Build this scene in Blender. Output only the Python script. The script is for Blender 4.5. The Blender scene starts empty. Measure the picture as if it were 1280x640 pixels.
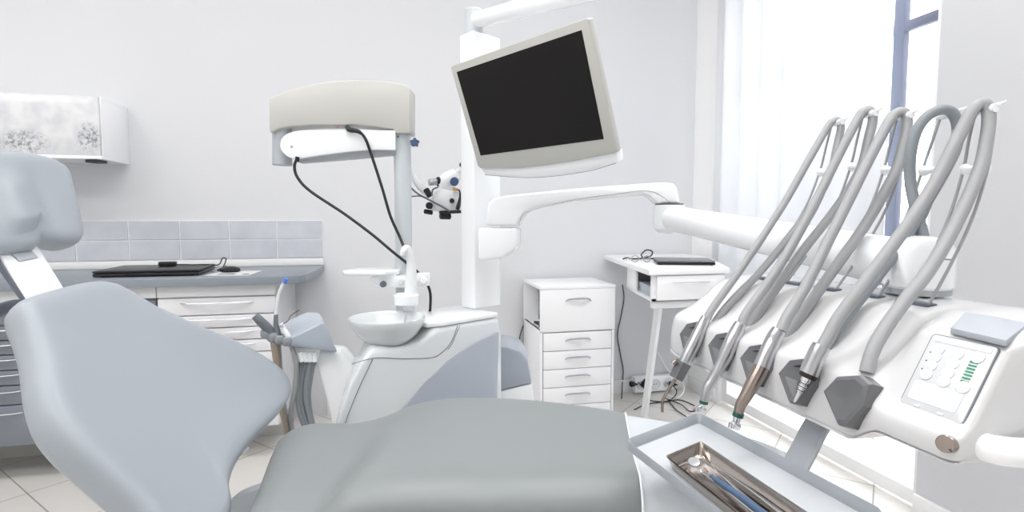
import bpy, bmesh, math, random
from mathutils import Vector, Matrix, Quaternion
random.seed(7)
V = Vector
S = bpy.context.scene
COL = S.collection
R = math.radians

# ------------------------------------------------------------------ camera
F = 680.0
YAW = R(12.9); PIT = math.atan(48 / F); H = 1.16
FWD = V((math.sin(YAW) * math.cos(PIT), math.cos(YAW) * math.cos(PIT), -math.sin(PIT)))
RIGHT = V((math.cos(YAW), -math.sin(YAW), 0)); UP = RIGHT.cross(FWD)
CAM = V((0, 0, H))
cd = bpy.data.cameras.new('camera'); cam = bpy.data.objects.new('camera', cd); COL.objects.link(cam)
cd.sensor_width = 36; cd.sensor_fit = 'HORIZONTAL'; cd.lens = F / 1280 * 36; cd.clip_start = .02
m3 = Matrix((RIGHT, UP, -FWD)).transposed()
cam.matrix_world = Matrix.Translation(CAM) @ m3.to_4x4()
S.camera = cam

# measuring helpers: a point of the photo on a known plane of the room
def ray(px, py): return FWD + RIGHT * ((px - 640) / F) + UP * ((320 - py) / F)
def aD(px, py, D):
    r = ray(px, py); h = V((r.x, r.y, 0)); k = h.dot(V((math.sin(YAW), math.cos(YAW), 0)))
    return CAM + r * (D / k)
def az(px, py, z): r = ray(px, py); return CAM + r * ((z - H) / r.z)
def ay(px, py, y): r = ray(px, py); return CAM + r * (y / r.y)
def ax(px, py, x): r = ray(px, py); return CAM + r * (x / r.x)
def apl(px, py, P, N): r = ray(px, py); return CAM + r * ((P - CAM).dot(N) / r.dot(N))

# ------------------------------------------------------------------ materials
MATS = {}
def mat(name, col, rough=.5, metal=0., coat=0., spec=.5, bump=0., bscale=200., vary=0., vscale=5., emit=None, estr=0.):
    m = bpy.data.materials.new(name); m.use_nodes = True
    nt = m.node_tree; b = nt.nodes['Principled BSDF']
    c = (col[0], col[1], col[2], 1)
    b.inputs['Base Color'].default_value = c
    b.inputs['Roughness'].default_value = rough
    b.inputs['Metallic'].default_value = metal
    b.inputs['Coat Weight'].default_value = coat
    b.inputs['Coat Roughness'].default_value = .08
    b.inputs['Specular IOR Level'].default_value = spec
    tc = nt.nodes.new('ShaderNodeTexCoord')
    if vary:
        n = nt.nodes.new('ShaderNodeTexNoise'); n.inputs['Scale'].default_value = vscale; n.inputs['Detail'].default_value = 4
        nt.links.new(tc.outputs['Object'], n.inputs['Vector'])
        mx = nt.nodes.new('ShaderNodeMix'); mx.data_type = 'RGBA'
        mx.inputs['A'].default_value = tuple(x * (1 - vary) for x in col) + (1,)
        mx.inputs['B'].default_value = tuple(min(1, x * (1 + vary)) for x in col) + (1,)
        nt.links.new(n.outputs['Fac'], mx.inputs['Factor']); nt.links.new(mx.outputs['Result'], b.inputs['Base Color'])
    if bump:
        n = nt.nodes.new('ShaderNodeTexNoise'); n.inputs['Scale'].default_value = bscale; n.inputs['Detail'].default_value = 3
        nt.links.new(tc.outputs['Object'], n.inputs['Vector'])
        bp = nt.nodes.new('ShaderNodeBump'); bp.inputs['Strength'].default_value = bump; bp.inputs['Distance'].default_value = .002
        nt.links.new(n.outputs['Fac'], bp.inputs['Height']); nt.links.new(bp.outputs['Normal'], b.inputs['Normal'])
    if emit:
        b.inputs['Emission Color'].default_value = tuple(emit) + (1,); b.inputs['Emission Strength'].default_value = estr
    MATS[name] = m
    return m
def s(r, g, b):  # display colour to linear
    f = lambda c: ((c / 255 + .055) / 1.055) ** 2.4 if c > 10 else c / 255 / 12.92
    return (f(r), f(g), f(b))

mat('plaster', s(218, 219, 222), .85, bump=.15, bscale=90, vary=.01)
mat('plaster_lit', s(250, 250, 250), .85)
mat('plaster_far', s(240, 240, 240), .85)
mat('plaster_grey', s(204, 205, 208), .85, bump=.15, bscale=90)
mat('ceiling_paint', s(246, 246, 246), .9)
mat('unit_white', s(217, 221, 223), .22, coat=.3, vary=.004)
mat('console_white', s(215, 215, 216), .22, coat=.4, vary=.004)
mat('white_plastic', s(246, 248, 250), .22, coat=.4, vary=.004)
mat('cream_plastic', s(191, 191, 186), .32, vary=.005)
mat('white_metal', s(236, 238, 240), .3, vary=.004)
mat('arm_grey', s(174, 179, 185), .35, vary=.01)
mat('post_grey', s(200, 206, 210), .3, vary=.01)
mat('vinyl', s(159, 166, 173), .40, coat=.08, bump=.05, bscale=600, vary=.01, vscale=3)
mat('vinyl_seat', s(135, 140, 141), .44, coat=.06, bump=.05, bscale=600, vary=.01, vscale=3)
mat('foot_cover', s(210, 215, 219), .2, coat=.3)
mat('panel_blue', s(167, 175, 186), .28, coat=.3, vary=.01)
mat('grey_rubber', s(140, 145, 150), .5, vary=.02)
mat('grey_rubber_dark', s(110, 116, 121), .5, vary=.02)
mat('hose_grey', s(161, 162, 164), .42, vary=.015, vscale=20)
mat('hose_dark', s(139, 145, 150), .45, vary=.02)
mat('hose_brown', s(150, 138, 124), .45, vary=.02)
mat('pad_grey', s(103, 104, 107), .38, vary=.02)
mat('laminate_white', s(249, 249, 251), .3, vary=.004)
mat('laminate_soft', s(226, 226, 229), .3, vary=.004)
mat('laminate_grey', s(124, 128, 138), .35, vary=.015)
mat('worktop', s(135, 142, 150), .3, bump=.03, vary=.02, vscale=60)
mat('dark_edge', s(70, 74, 80), .6, vary=.02)
mat('inside_grey', s(150, 155, 162), .7, vary=.02)
mat('black_plastic', s(22, 22, 26), .3, vary=.05)
mat('rubber_black', s(26, 27, 30), .5, vary=.05)
mat('screen', s(20, 17, 17), .35, spec=.25, vary=.03)
mat('chrome', s(225, 226, 228), .12, metal=1, vary=.01)
mat('satin_steel', s(192, 193, 196), .28, metal=1, vary=.02)
mat('bright_steel', s(186, 177, 170), .09, metal=1, bump=.18, bscale=25, vary=.04)
mat('bronze_steel', s(158, 146, 138), .22, metal=1, vary=.03)
mat('rest_grey', s(176, 181, 189), .6, vary=.01)
mat('tray_grey', s(202, 206, 210), .3, coat=.2, vary=.01)
mat('tray_rim', s(155, 161, 167), .3, coat=.2, vary=.01)
mat('green_band', s(20, 84, 70), .4, vary=.03)
mat('blue_handle', s(74, 98, 128), .45, vary=.04, vscale=60)
mat('blue_tip', s(90, 130, 225), .4, vary=.02)
mat('blue_knob', s(70, 92, 128), .4, vary=.05)
mat('knob_grey', s(96, 102, 114), .45, vary=.03)
mat('orange_plug', s(205, 150, 80), .45, vary=.05)
mat('pink_cap', s(214, 150, 170), .5, vary=.04)
mat('laptop_grey', s(120, 122, 126), .35, vary=.03)
mat('paper', s(226, 226, 226), .8, vary=.08, vscale=40)
mat('ink', s(90, 92, 100), .8, vary=.1)
mat('mirror', (.95, .95, .95), .02, metal=1, vary=.005)
mat('window_frame', s(118, 124, 142), .4, vary=.03, vscale=9)
mat('pvc_brown', s(150, 138, 130), .5, vary=.03)
mat('snow', s(244, 246, 250), .8, vary=.02)
mat('block_white', s(236, 236, 236), .8, vary=.05)
mat('key_pad', s(212, 214, 217), .3, vary=.006)
mat('key_white', s(230, 232, 234), .25, vary=.005)
mat('key_soft', s(222, 224, 227), .35, vary=.004)
mat('led_green', s(52, 128, 100), .4, emit=s(52, 150, 110), estr=.25)
mat('added_lamp_panel', (.9, .9, .9), .5, emit=(1, .992, .985), estr=6.8)
mat('dark_brown', s(60, 50, 48), .4, metal=.6, vary=.05)
mat('seam', s(120, 124, 130), .6, vary=.02)
mat('seam_soft', s(176, 180, 184), .6, vary=.02)
mat('trim_white', s(238, 238, 238), .4, vary=.01)

# patterned materials
def node_mat(name, rough=.5, coat=0.):
    m = bpy.data.materials.new(name); m.use_nodes = True
    b = m.node_tree.nodes['Principled BSDF']; b.inputs['Roughness'].default_value = rough; b.inputs['Coat Weight'].default_value = coat
    MATS[name] = m
    return m.node_tree, b
nt, b = node_mat('floor_tile', .12, 0)
tc = nt.nodes.new('ShaderNodeTexCoord'); mp = nt.nodes.new('ShaderNodeMapping')
mp.inputs['Rotation'].default_value = (0, 0, R(47.4)); mp.inputs['Location'].default_value = (.0, .17, 0)
nt.links.new(tc.outputs['Object'], mp.inputs['Vector'])
br = nt.nodes.new('ShaderNodeTexBrick'); br.offset = 0; br.squash = 1
for k, v in (('Scale', 1), ('Mortar Size', .003), ('Mortar Smooth', .1), ('Bias', 0), ('Brick Width', .42), ('Row Height', .42)): br.inputs[k].default_value = v
br.inputs['Color1'].default_value = s(222, 219, 214) + (1,); br.inputs['Color2'].default_value = s(226, 223, 219) + (1,)
br.inputs['Mortar'].default_value = s(150, 146, 140) + (1,)
nt.links.new(mp.outputs['Vector'], br.inputs['Vector']); nt.links.new(br.outputs['Color'], b.inputs['Base Color'])
b.inputs['Specular IOR Level'].default_value = .7
rg = nt.nodes.new('ShaderNodeMapRange'); rg.inputs['To Min'].default_value = .1; rg.inputs['To Max'].default_value = .6
nt.links.new(br.outputs['Fac'], rg.inputs['Value']); nt.links.new(rg.outputs['Result'], b.inputs['Roughness'])

nt, b = node_mat('glazed_tile', .15, .2)
tc = nt.nodes.new('ShaderNodeTexCoord')
ns = nt.nodes.new('ShaderNodeTexNoise'); ns.inputs['Scale'].default_value = 9; ns.inputs['Detail'].default_value = 5
nt.links.new(tc.outputs['Object'], ns.inputs['Vector'])
rp = nt.nodes.new('ShaderNodeValToRGB'); rp.color_ramp.elements[0].position = .3; rp.color_ramp.elements[1].position = .75
rp.color_ramp.elements[0].color = s(194, 197, 206) + (1,); rp.color_ramp.elements[1].color = s(206, 209, 216) + (1,)
nt.links.new(ns.outputs['Fac'], rp.inputs['Fac']); nt.links.new(rp.outputs['Color'], b.inputs['Base Color'])

nt, b = node_mat('snow_print', .35, .3)   # frosty bushes on a pale misty ground
tc = nt.nodes.new('ShaderNodeTexCoord')
sp = nt.nodes.new('ShaderNodeSeparateXYZ'); nt.links.new(tc.outputs['Object'], sp.inputs['Vector'])
n1 = nt.nodes.new('ShaderNodeTexNoise'); n1.inputs['Scale'].default_value = 55; n1.inputs['Detail'].default_value = 10; n1.inputs['Roughness'].default_value = .75
n2 = nt.nodes.new('ShaderNodeTexNoise'); n2.inputs['Scale'].default_value = 5.5; n2.inputs['Detail'].default_value = 5
nt.links.new(tc.outputs['Object'], n1.inputs['Vector']); nt.links.new(tc.outputs['Object'], n2.inputs['Vector'])
def math_node(op, a, b2):
    n = nt.nodes.new('ShaderNodeMath'); n.operation = op; n.use_clamp = False
    for i, q in enumerate((a, b2)):
        if isinstance(q, (int, float)): n.inputs[i].default_value = q
        else: nt.links.new(q, n.inputs[i])
    return n.outputs[0]
hgt = nt.nodes.new('ShaderNodeMapRange'); hgt.inputs['From Min'].default_value = -.13; hgt.inputs['From Max'].default_value = .06
hgt.inputs['To Min'].default_value = 1; hgt.inputs['To Max'].default_value = 0; nt.links.new(sp.outputs['Z'], hgt.inputs['Value'])
big = nt.nodes.new('ShaderNodeMapRange'); big.inputs['From Min'].default_value = .44; big.inputs['From Max'].default_value = .6; nt.links.new(n2.outputs['Fac'], big.inputs['Value'])
fin = nt.nodes.new('ShaderNodeMapRange'); fin.inputs['From Min'].default_value = .46; fin.inputs['From Max'].default_value = .6; nt.links.new(n1.outputs['Fac'], fin.inputs['Value'])
def blob(cx, cz, rx, rz):
    dx = math_node('MULTIPLY', math_node('SUBTRACT', sp.outputs['X'], cx), 1 / rx); dz = math_node('MULTIPLY', math_node('SUBTRACT', sp.outputs['Z'], cz), 1 / rz)
    return math_node('MAXIMUM', math_node('SUBTRACT', 1.25, math_node('ADD', math_node('MULTIPLY', dx, dx), math_node('MULTIPLY', dz, dz))), 0.)
bl_ = math_node('MINIMUM', math_node('ADD', blob(.62, -.085, .10, .06), blob(.885, -.055, .055, .07)), 1.)
bl_ = math_node('ADD', bl_, math_node('MULTIPLY', blob(.30, -.08, .15, .06), .8))
f1 = math_node('MULTIPLY', bl_, 1.); f2 = math_node('MULTIPLY', f1, fin.outputs[0])
f3 = math_node('MULTIPLY', f2, .9)
n3 = nt.nodes.new('ShaderNodeTexNoise'); n3.inputs['Scale'].default_value = 14; n3.inputs['Detail'].default_value = 8
nt.links.new(tc.outputs['Object'], n3.inputs['Vector'])
cr = nt.nodes.new('ShaderNodeValToRGB'); cr.color_ramp.elements[0].position = .35; cr.color_ramp.elements[1].position = .62
cr.color_ramp.elements[0].color = s(202, 204, 208) + (1,); cr.color_ramp.elements[1].color = s(222, 222, 223) + (1,)
nt.links.new(n3.outputs['Fac'], cr.inputs['Fac'])
mx = nt.nodes.new('ShaderNodeMix'); mx.data_type = 'RGBA'; mx.inputs['B'].default_value = s(96, 104, 116) + (1,)
nt.links.new(f3, mx.inputs['Factor']); nt.links.new(cr.outputs['Color'], mx.inputs['A']); nt.links.new(mx.outputs['Result'], b.inputs['Base Color'])

nt, b = node_mat('sheer', .9)
b.inputs['Base Color'].default_value = s(243, 244, 246) + (1,)
tl = nt.nodes.new('ShaderNodeBsdfTranslucent'); tl.inputs['Color'].default_value = (.93, .94, .96, 1)
ms = nt.nodes.new('ShaderNodeMixShader'); ms.inputs[0].default_value = .27
wv = nt.nodes.new('ShaderNodeTexNoise'); wv.inputs['Scale'].default_value = 400
nt.links.new(b.outputs[0], ms.inputs[1]); nt.links.new(tl.outputs[0], ms.inputs[2]); nt.links.new(ms.outputs[0], nt.nodes['Material Output'].inputs['Surface'])

nt, b = node_mat('pane', .02)
b.inputs['Base Color'].default_value = (1, 1, 1, 1)
tr = nt.nodes.new('ShaderNodeBsdfTransparent'); tr.inputs['Color'].default_value = (.97, .98, .985, 1)
gl = nt.nodes.new('ShaderNodeBsdfGlossy'); gl.inputs['Roughness'].default_value = .02

ms = nt.nodes.new('ShaderNodeMixShader')
ms.inputs[0].default_value = .05; nt.links.new(tr.outputs[0], ms.inputs[1]); nt.links.new(gl.outputs[0], ms.inputs[2]); nt.links.new(ms.outputs[0], nt.nodes['Material Output'].inputs['Surface'])

# ------------------------------------------------------------------ mesh builders
def new(): return bmesh.new()
def put(bm, tb):
    bmesh.ops.recalc_face_normals(tb, faces=tb.faces)
    me = bpy.data.meshes.new('tmp'); tb.to_mesh(me); tb.free(); bm.from_mesh(me); bpy.data.meshes.remove(me)
    return bm
def frame(u, v, n, o): return Matrix(((u.x, v.x, n.x, o.x), (u.y, v.y, n.y, o.y), (u.z, v.z, n.z, o.z), (0, 0, 0, 1)))
def yaw_frame(o, a):
    return frame(V((math.cos(a), math.sin(a), 0)), V((-math.sin(a), math.cos(a), 0)), V((0, 0, 1)), V(o))
I4 = Matrix.Identity(4)
def box(bm, lo, hi, bev=0., seg=2, M=None):
    tb = new(); lo = V(lo); hi = V(hi)
    bmesh.ops.create_cube(tb, size=1)
    for v in tb.verts: v.co = V(((v.co.x + .5) * (hi.x - lo.x) + lo.x, (v.co.y + .5) * (hi.y - lo.y) + lo.y, (v.co.z + .5) * (hi.z - lo.z) + lo.z))
    if bev: bmesh.ops.bevel(tb, geom=tb.edges[:], offset=bev, segments=seg, affect='EDGES', profile=.5)
    if M: bmesh.ops.transform(tb, matrix=M, verts=tb.verts)
    return put(bm, tb)
def prism(bm, pts, off, bev=0., seg=2, M=None):
    tb = new(); off = V(off)
    a = [tb.verts.new(V(p)) for p in pts]; b2 = [tb.verts.new(V(p) + off) for p in pts]
    n = len(pts); tb.faces.new(a); tb.faces.new(b2[::-1])
    for i in range(n): tb.faces.new((a[i], b2[i], b2[(i + 1) % n], a[(i + 1) % n]))
    bmesh.ops.recalc_face_normals(tb, faces=tb.faces)
    if bev: bmesh.ops.bevel(tb, geom=tb.edges[:], offset=bev, segments=seg, affect='EDGES', profile=.5, clamp_overlap=True)
    if M: bmesh.ops.transform(tb, matrix=M, verts=tb.verts)
    return put(bm, tb)
def spline(pts, per=8, closed=False):
    pts = [V(p) for p in pts]; out = []; n = len(pts)
    rng = range(n) if closed else range(n - 1)
    for i in rng:
        if closed: p0, p1, p2, p3 = pts[(i - 1) % n], pts[i], pts[(i + 1) % n], pts[(i + 2) % n]
        else: p0, p1, p2, p3 = pts[max(i - 1, 0)], pts[i], pts[i + 1], pts[min(i + 2, n - 1)]
        for j in range(per):
            t = j / per
            out.append(.5 * ((2 * p1) + (-p0 + p2) * t + (2 * p0 - 5 * p1 + 4 * p2 - p3) * t * t + (-p0 + 3 * p1 - 3 * p2 + p3) * t ** 3))
    if not closed: out.append(pts[-1])
    return out
def tube(bm, pts, r, n=12, per=8, smooth=True, flat=1., ref=None):
    """round bar along a path; r one radius or one per point; flat squeezes the section across ref"""
    pts = [V(p) for p in pts]
    rr = list(r) if isinstance(r, (list, tuple)) else [r] * len(pts)
    if smooth and len(pts) > 2:
        R4 = spline([V((q, 0, 0)) for q in rr], per); P = spline(pts, per); rr = [max(q.x, 1e-5) for q in R4]
    else: P = pts
    tb = new(); rings = []
    t0 = (P[1] - P[0]).normalized()
    a = V(ref) if ref else (V((0, 0, 1)) if abs(t0.z) < .9 else V((1, 0, 0)))
    nrm = (a - t0 * a.dot(t0)).normalized()
    for i, p in enumerate(P):
        t = (P[min(i + 1, len(P) - 1)] - P[max(i - 1, 0)])
        t = t.normalized() if t.length > 1e-9 else t0
        if ref: nrm = (V(ref) - t * V(ref).dot(t)).normalized()
        else: nrm = (nrm - t * nrm.dot(t)).normalized()
        bn = t.cross(nrm)
        rings.append([tb.verts.new(p + (nrm * math.cos(2 * math.pi * k / n) * rr[i] * flat + bn * math.sin(2 * math.pi * k / n) * rr[i])) for k in range(n)])
    for i in range(len(rings) - 1):
        for k in range(n): tb.faces.new((rings[i][k], rings[i][(k + 1) % n], rings[i + 1][(k + 1) % n], rings[i + 1][k]))
    tb.faces.new(rings[0][::-1]); tb.faces.new(rings[-1])
    return put(bm, tb)
def lathe(bm, prof, o, axis=(0, 0, 1), n=32, M=None):
    """prof: (radius, height) pairs turned about the axis through o"""
    tb = new(); ax_ = V(axis).normalized(); q = V((0, 0, 1)).rotation_difference(ax_); o = V(o); rings = []
    for r_, h_ in prof:
        if r_ < 1e-6: rings.append([tb.verts.new(o + q @ V((0, 0, h_)))])
        else: rings.append([tb.verts.new(o + q @ V((r_ * math.cos(2 * math.pi * k / n), r_ * math.sin(2 * math.pi * k / n), h_))) for k in range(n)])
    for a, b2 in zip(rings, rings[1:]):
        if len(a) == 1 and len(b2) == 1: continue
        for k in range(n):
            if len(a) == 1: tb.faces.new((a[0], b2[k], b2[(k + 1) % n]))
            elif len(b2) == 1: tb.faces.new((a[k], a[(k + 1) % n], b2[0]))
            else: tb.faces.new((a[k], a[(k + 1) % n], b2[(k + 1) % n], b2[k]))
    if len(rings[0]) > 1: tb.faces.new(rings[0][::-1])
    if len(rings[-1]) > 1: tb.faces.new(rings[-1])
    return put(bm, tb)
def rod(bm, a, b2, r, n=16, bev=0.):
    a = V(a); b2 = V(b2); L = (b2 - a).length
    pr = [(0, 0), (r - bev, 0), (r, bev), (r, L - bev), (r - bev, L), (0, L)] if bev else [(0, 0), (r, 0), (r, L), (0, L)]
    return lathe(bm, pr, a, b2 - a, n)
def loft(bm, rings, cap=True, closed=True):
    tb = new(); vr = [[tb.verts.new(V(p)) for p in r_] for r_ in rings]; n = len(vr[0])
    for a, b2 in zip(vr, vr[1:]):
        for k in range(n if closed else n - 1): tb.faces.new((a[k], a[(k + 1) % n], b2[(k + 1) % n], b2[k]))
    if cap: tb.faces.new(vr[0][::-1]); tb.faces.new(vr[-1])
    return put(bm, tb)
def rrect(w, h, r, seg=4):
    out = []
    for cx, cy, a0 in ((w / 2 - r, h / 2 - r, 0), (-w / 2 + r, h / 2 - r, 90), (-w / 2 + r, -h / 2 + r, 180), (w / 2 - r, -h / 2 + r, 270)):
        for k in range(seg + 1):
            a = R(a0 + 90 * k / seg); out.append((cx + r * math.cos(a), cy + r * math.sin(a)))
    return out

# ------------------------------------------------------------------ object registry
def mesh_obj(name, bm, m, parent=None, smooth=True, ang=32, origin=None, mw=None):
    me = bpy.data.meshes.new(name); bm.to_mesh(me); bm.free()
    for mm in (m if isinstance(m, (list, tuple)) else [m]): me.materials.append(MATS[mm])
    if smooth:
        me.shade_smooth(); me.set_sharp_from_angle(angle=R(ang))
    o = bpy.data.objects.new(name, me); COL.objects.link(o)
    if origin is None:
        lo = V((min(v.co.x for v in me.vertices), min(v.co.y for v in me.vertices), min(v.co.z for v in me.vertices)))
        hi = V((max(v.co.x for v in me.vertices), max(v.co.y for v in me.vertices), max(v.co.z for v in me.vertices)))
        origin = (lo + hi) / 2
    me.transform(Matrix.Translation(-origin))
    base = V((0, 0, 0)); p = parent
    while p is not None: base += p.location; p = p.parent
    o.location = origin - base
    if parent is not None: o.parent = parent
    return o
def thing(name, label, cat, loc=(0, 0, 0), group=None):
    o = bpy.data.objects.new(name, None); COL.objects.link(o); o.location = loc; o.empty_display_size = .05
    o['label'] = label; o['category'] = cat
    if group: o['group'] = group
    return o
def tag(o, label, cat, group=None):
    o['label'] = label; o['category'] = cat
    if group: o['group'] = group
    return o
def struct(name, bm, m, parent=None, **k):
    o = mesh_obj(name, bm, m, parent, **k)
    if parent is None: o['kind'] = 'structure'
    return o
part = mesh_obj
def plabel(o, t): o['label'] = t; return o

# ================================================================== THE ROOM
BW, RW, LW, NW, CZ = 3.30, 2.00, -3.6, -2.9, 3.4
struct('floor', box(new(), (LW - .2, NW - .2, -.1), (RW + .25, BW + .2, 0)), 'floor_tile', origin=V((0, 0, 0)))
struct('ceiling', box(new(), (LW - .2, NW - .2, CZ), (RW + .25, BW + .2, CZ + .1)), 'ceiling_paint')
struct('wall_back', box(new(), (LW - .2, BW, 0), (RW + .25, BW + .15, CZ)), 'plaster')
struct('wall_left', box(new(), (LW - .15, NW, 0), (LW, BW, CZ)), 'plaster_far')
struct('wall_front', box(new(), (LW, NW - .15, 0), (RW, NW, CZ)), 'plaster_far')
WY0, WY1, WZ0, WZ1 = 1.655, 2.955, .02, 3.0
b = new()
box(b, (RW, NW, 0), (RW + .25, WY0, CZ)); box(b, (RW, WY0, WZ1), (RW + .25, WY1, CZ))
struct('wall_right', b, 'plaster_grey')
struct('wall_right_corner', box(new(), (RW, WY1 + .0005, 0), (RW + .25, BW, CZ)), 'plaster_lit')  # same right wall; paler plaster here paints in the light at the corner
# baseboards
struct('baseboard_back', box(new(), (-.36, BW - .015, 0), (RW, BW, .085), .003), 'trim_white')
b = new(); box(b, (RW - .015, WY1 + .03, 0), (RW, BW - .015, .085), .003); box(b, (RW - .015, NW, 0), (RW, WY0, .085), .003)
struct('baseboard_right', b, 'trim_white')
# tall window: frame, mullion, transom, panes
w = bpy.data.objects.new('window_1', None); COL.objects.link(w); w.location = (RW + .2, (WY0 + WY1) / 2, WZ0); w['kind'] = 'structure'
x0, x1 = RW + .02, RW + .08
MU0, MU1 = ax(1131.5, 5, x0).y, ax(1118.5, 5, x0).y
b = new()
box(b, (x0, WY0, WZ0), (x1, WY0 + .03, WZ1), .004); box(b, (x0, WY1 - .05, WZ0), (x1, WY1, WZ1), .004)
box(b, (x0 + .001, WY0 + .029, WZ0), (x1, WY1 - .049, WZ0 + .06), .004); box(b, (x0 + .001, WY0 + .029, WZ1 - .05), (x1, WY1 - .049, WZ1), .004)
part('window_frame', b, 'trim_white', w)
part('mullion', box(new(), (x0, MU0, .50), (x0 + .03, MU1, WZ1 - .05), .003), 'window_frame', w)
part('lower_rail', box(new(), (x0, WY0 + .031, .46), (x1, WY1 - .051, .498), .004), 'trim_white', w)
part('transom', box(new(), (x0 + .002, WY0 + .031, 1.90), (x0 + .028, WY1 - .051, 1.94), .004), 'window_frame', w)
for (ya, yb, za, zb) in ((WY0 + .03, MU0, WZ0 + .06, 1.90), (MU1, WY1 - .05, WZ0 + .06, 1.90), (WY0 + .03, MU0, 1.94, WZ1 - .05), (MU1, WY1 - .05, 1.94, WZ1 - .05)):
    part('pane', box(new(), (RW + .05, ya, za), (RW + .054, yb, zb)), 'pane', w)
# curtain: sheer panel with soft folds on its left, plain on its right
def curtain():
    b = new(); rows = []
    N = 150; y0, y1 = ax(1115, 60, RW - .05).y, 2.99
    for k in range(2):
        z = (.24, 2.95)[k]; row = []
        for i in range(N + 1):
            t = i / N; y = y1 + (y0 - y1) * t
            a = .03 if t < .42 else .03 * max(0, 1 - (t - .42) / .1) + .004
            row.append(V((RW - .05 + a * math.sin(t * 2 * math.pi * 7.2), y, z)))
        rows.append(row)
    loft(b, rows, cap=False, closed=False)
    o = part('curtain', b, 'sheer', ang=80)
    md = o.modifiers.new('thick', 'SOLIDIFY'); md.thickness = .0015
    return o
tag(curtain(), 'sheer white curtain hanging in soft folds over the tall window', 'curtain')
# outside: terrace with snow, low block wall, frosted tree
struct('trim_9', box(new(), (RW + .25, -1, -.25), (RW + 14, 9, -.12)), 'snow')
gw = thing('block_wall', 'low wall of white blocks seen outside below the tall window', 'wall', (RW + 1.9, 3.5, -.12))
b = new()
random.seed(3)
for r_ in range(3):
    for k in range(14):
        y = .2 + k * .42 + (r_ % 2) * .21
        box(b, (RW + 1.75, y, -.12 + r_ * .21), (RW + 1.97, y + .405, .08 + r_ * .21), .012)
part('block', b, 'block_white', gw)['kind'] = 'stuff'
def tree(loc, h, seed, label):
    t = thing('tree', label, 'tree', loc); random.seed(seed)
    b = new(); L = V(loc)
    tube(b, [L, L + V((.05, .05, h * .5)), L + V((-.05, .1, h))], [.12, .09, .03], 8)
    part('trunk', b, 'paper', t)
    b = new()
    for i in range(60):
        z = h * random.uniform(.3, 1); a = random.uniform(0, 6.28); l = random.uniform(.4, 1.3) * (1.25 - z / h)
        p = L + V((0, .05, z)); d = V((math.cos(a), math.sin(a), random.uniform(.1, .7)))
        tube(b, [p, p + d * l * .5, p + d * l + V((0, 0, -.1))], [.03, .018, .006], 5, 3)
        for j in range(3):
            q = p + d * l * random.uniform(.4, 1); e = V((random.uniform(-1, 1), random.uniform(-1, 1), random.uniform(-.3, .8)))
            tube(b, [q, q + e * .2, q + e * .42], [.012, .009, .004], 4, 2)
    part('branches', b, 'snow', t)['kind'] = 'stuff'
tree((RW + 5.5, 4.6, -.15), 5.2, 4, 'frosted bare tree outside behind the narrow clear window strip')

# assumed ceiling panels, out of view, added to light the room
def area(name, loc, rot, sx, sy, power, col=(1, 1, 1), parent=None):
    l = bpy.data.lights.new(name, 'AREA'); l.shape = 'RECTANGLE'; l.size = sx; l.size_y = sy; l.energy = power; l.color = col
    o = bpy.data.objects.new(name, l); COL.objects.link(o); o.location = loc; o.rotation_euler = rot
    return o
k = 0
for cx in (-2.4, -.6, 1.1):
    for cy in (-.3, 1.3):
        t = thing('added_ceiling_light', 'flat white ceiling light panel', 'lamp', (cx, cy, CZ), 'added ceiling light panels')
        b = new(); box(b, (cx - .64, cy - .34, CZ - .04), (cx + .64, cy - .30, CZ), .003); box(b, (cx - .64, cy + .30, CZ - .04), (cx + .64, cy + .34, CZ), .003)
        box(b, (cx - .64, cy - .30, CZ - .04), (cx - .60, cy + .30, CZ), .003); box(b, (cx + .60, cy - .30, CZ - .04), (cx + .64, cy + .30, CZ), .003)
        part('frame', b, 'trim_white', t)
        part('diffuser', box(new(), (cx - .60, cy - .30, CZ - .03), (cx + .60, cy + .30, CZ - .01)), 'added_lamp_panel', t)

# ================================================================== WORKTOP WALL
WT = .888
# tiled splashback
t = thing('tile_splashback', 'two rows of pale grey glazed tiles on the wall over the worktop', 'tiles', (-2, BW, .93))
xe = ay(404, 300, BW).x
b = new(); box(b, (-3.59, BW - .007, .93), (xe, BW - .001, 1.145)); part('grout', b, 'trim_white', t)
b = new(); x = xe
while x > -3.4:
    for z in (.934, 1.041):
        box(b, (x - .243, BW - .012, z), (x - .004, BW - .005, z + .101), .0015, 1)
    x -= .2465
part('tile', b, 'glazed_tile', t)['kind'] = 'stuff'
# worktop slab with upstand
t = thing('worktop', 'long blue-grey worktop running along the wall under the grey tiles', 'worktop', (-2, 3.0, WT))
xa = -.37
pts = [(-3.59, 2.68), (-.47, 2.68), (-.43, 2.69), (-.40, 2.715), (-.385, 2.76), (-.365, 2.95), (xa + .01, BW), (-3.59, BW)]
part('slab', prism(new(), [(p[0], p[1], WT - .036) for p in pts], (0, 0, .036), .003), 'worktop', t)
part('upstand', box(new(), (-3.59, BW - .02, WT), (xe, BW, WT + .04), .004), 'trim_white', t)

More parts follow.
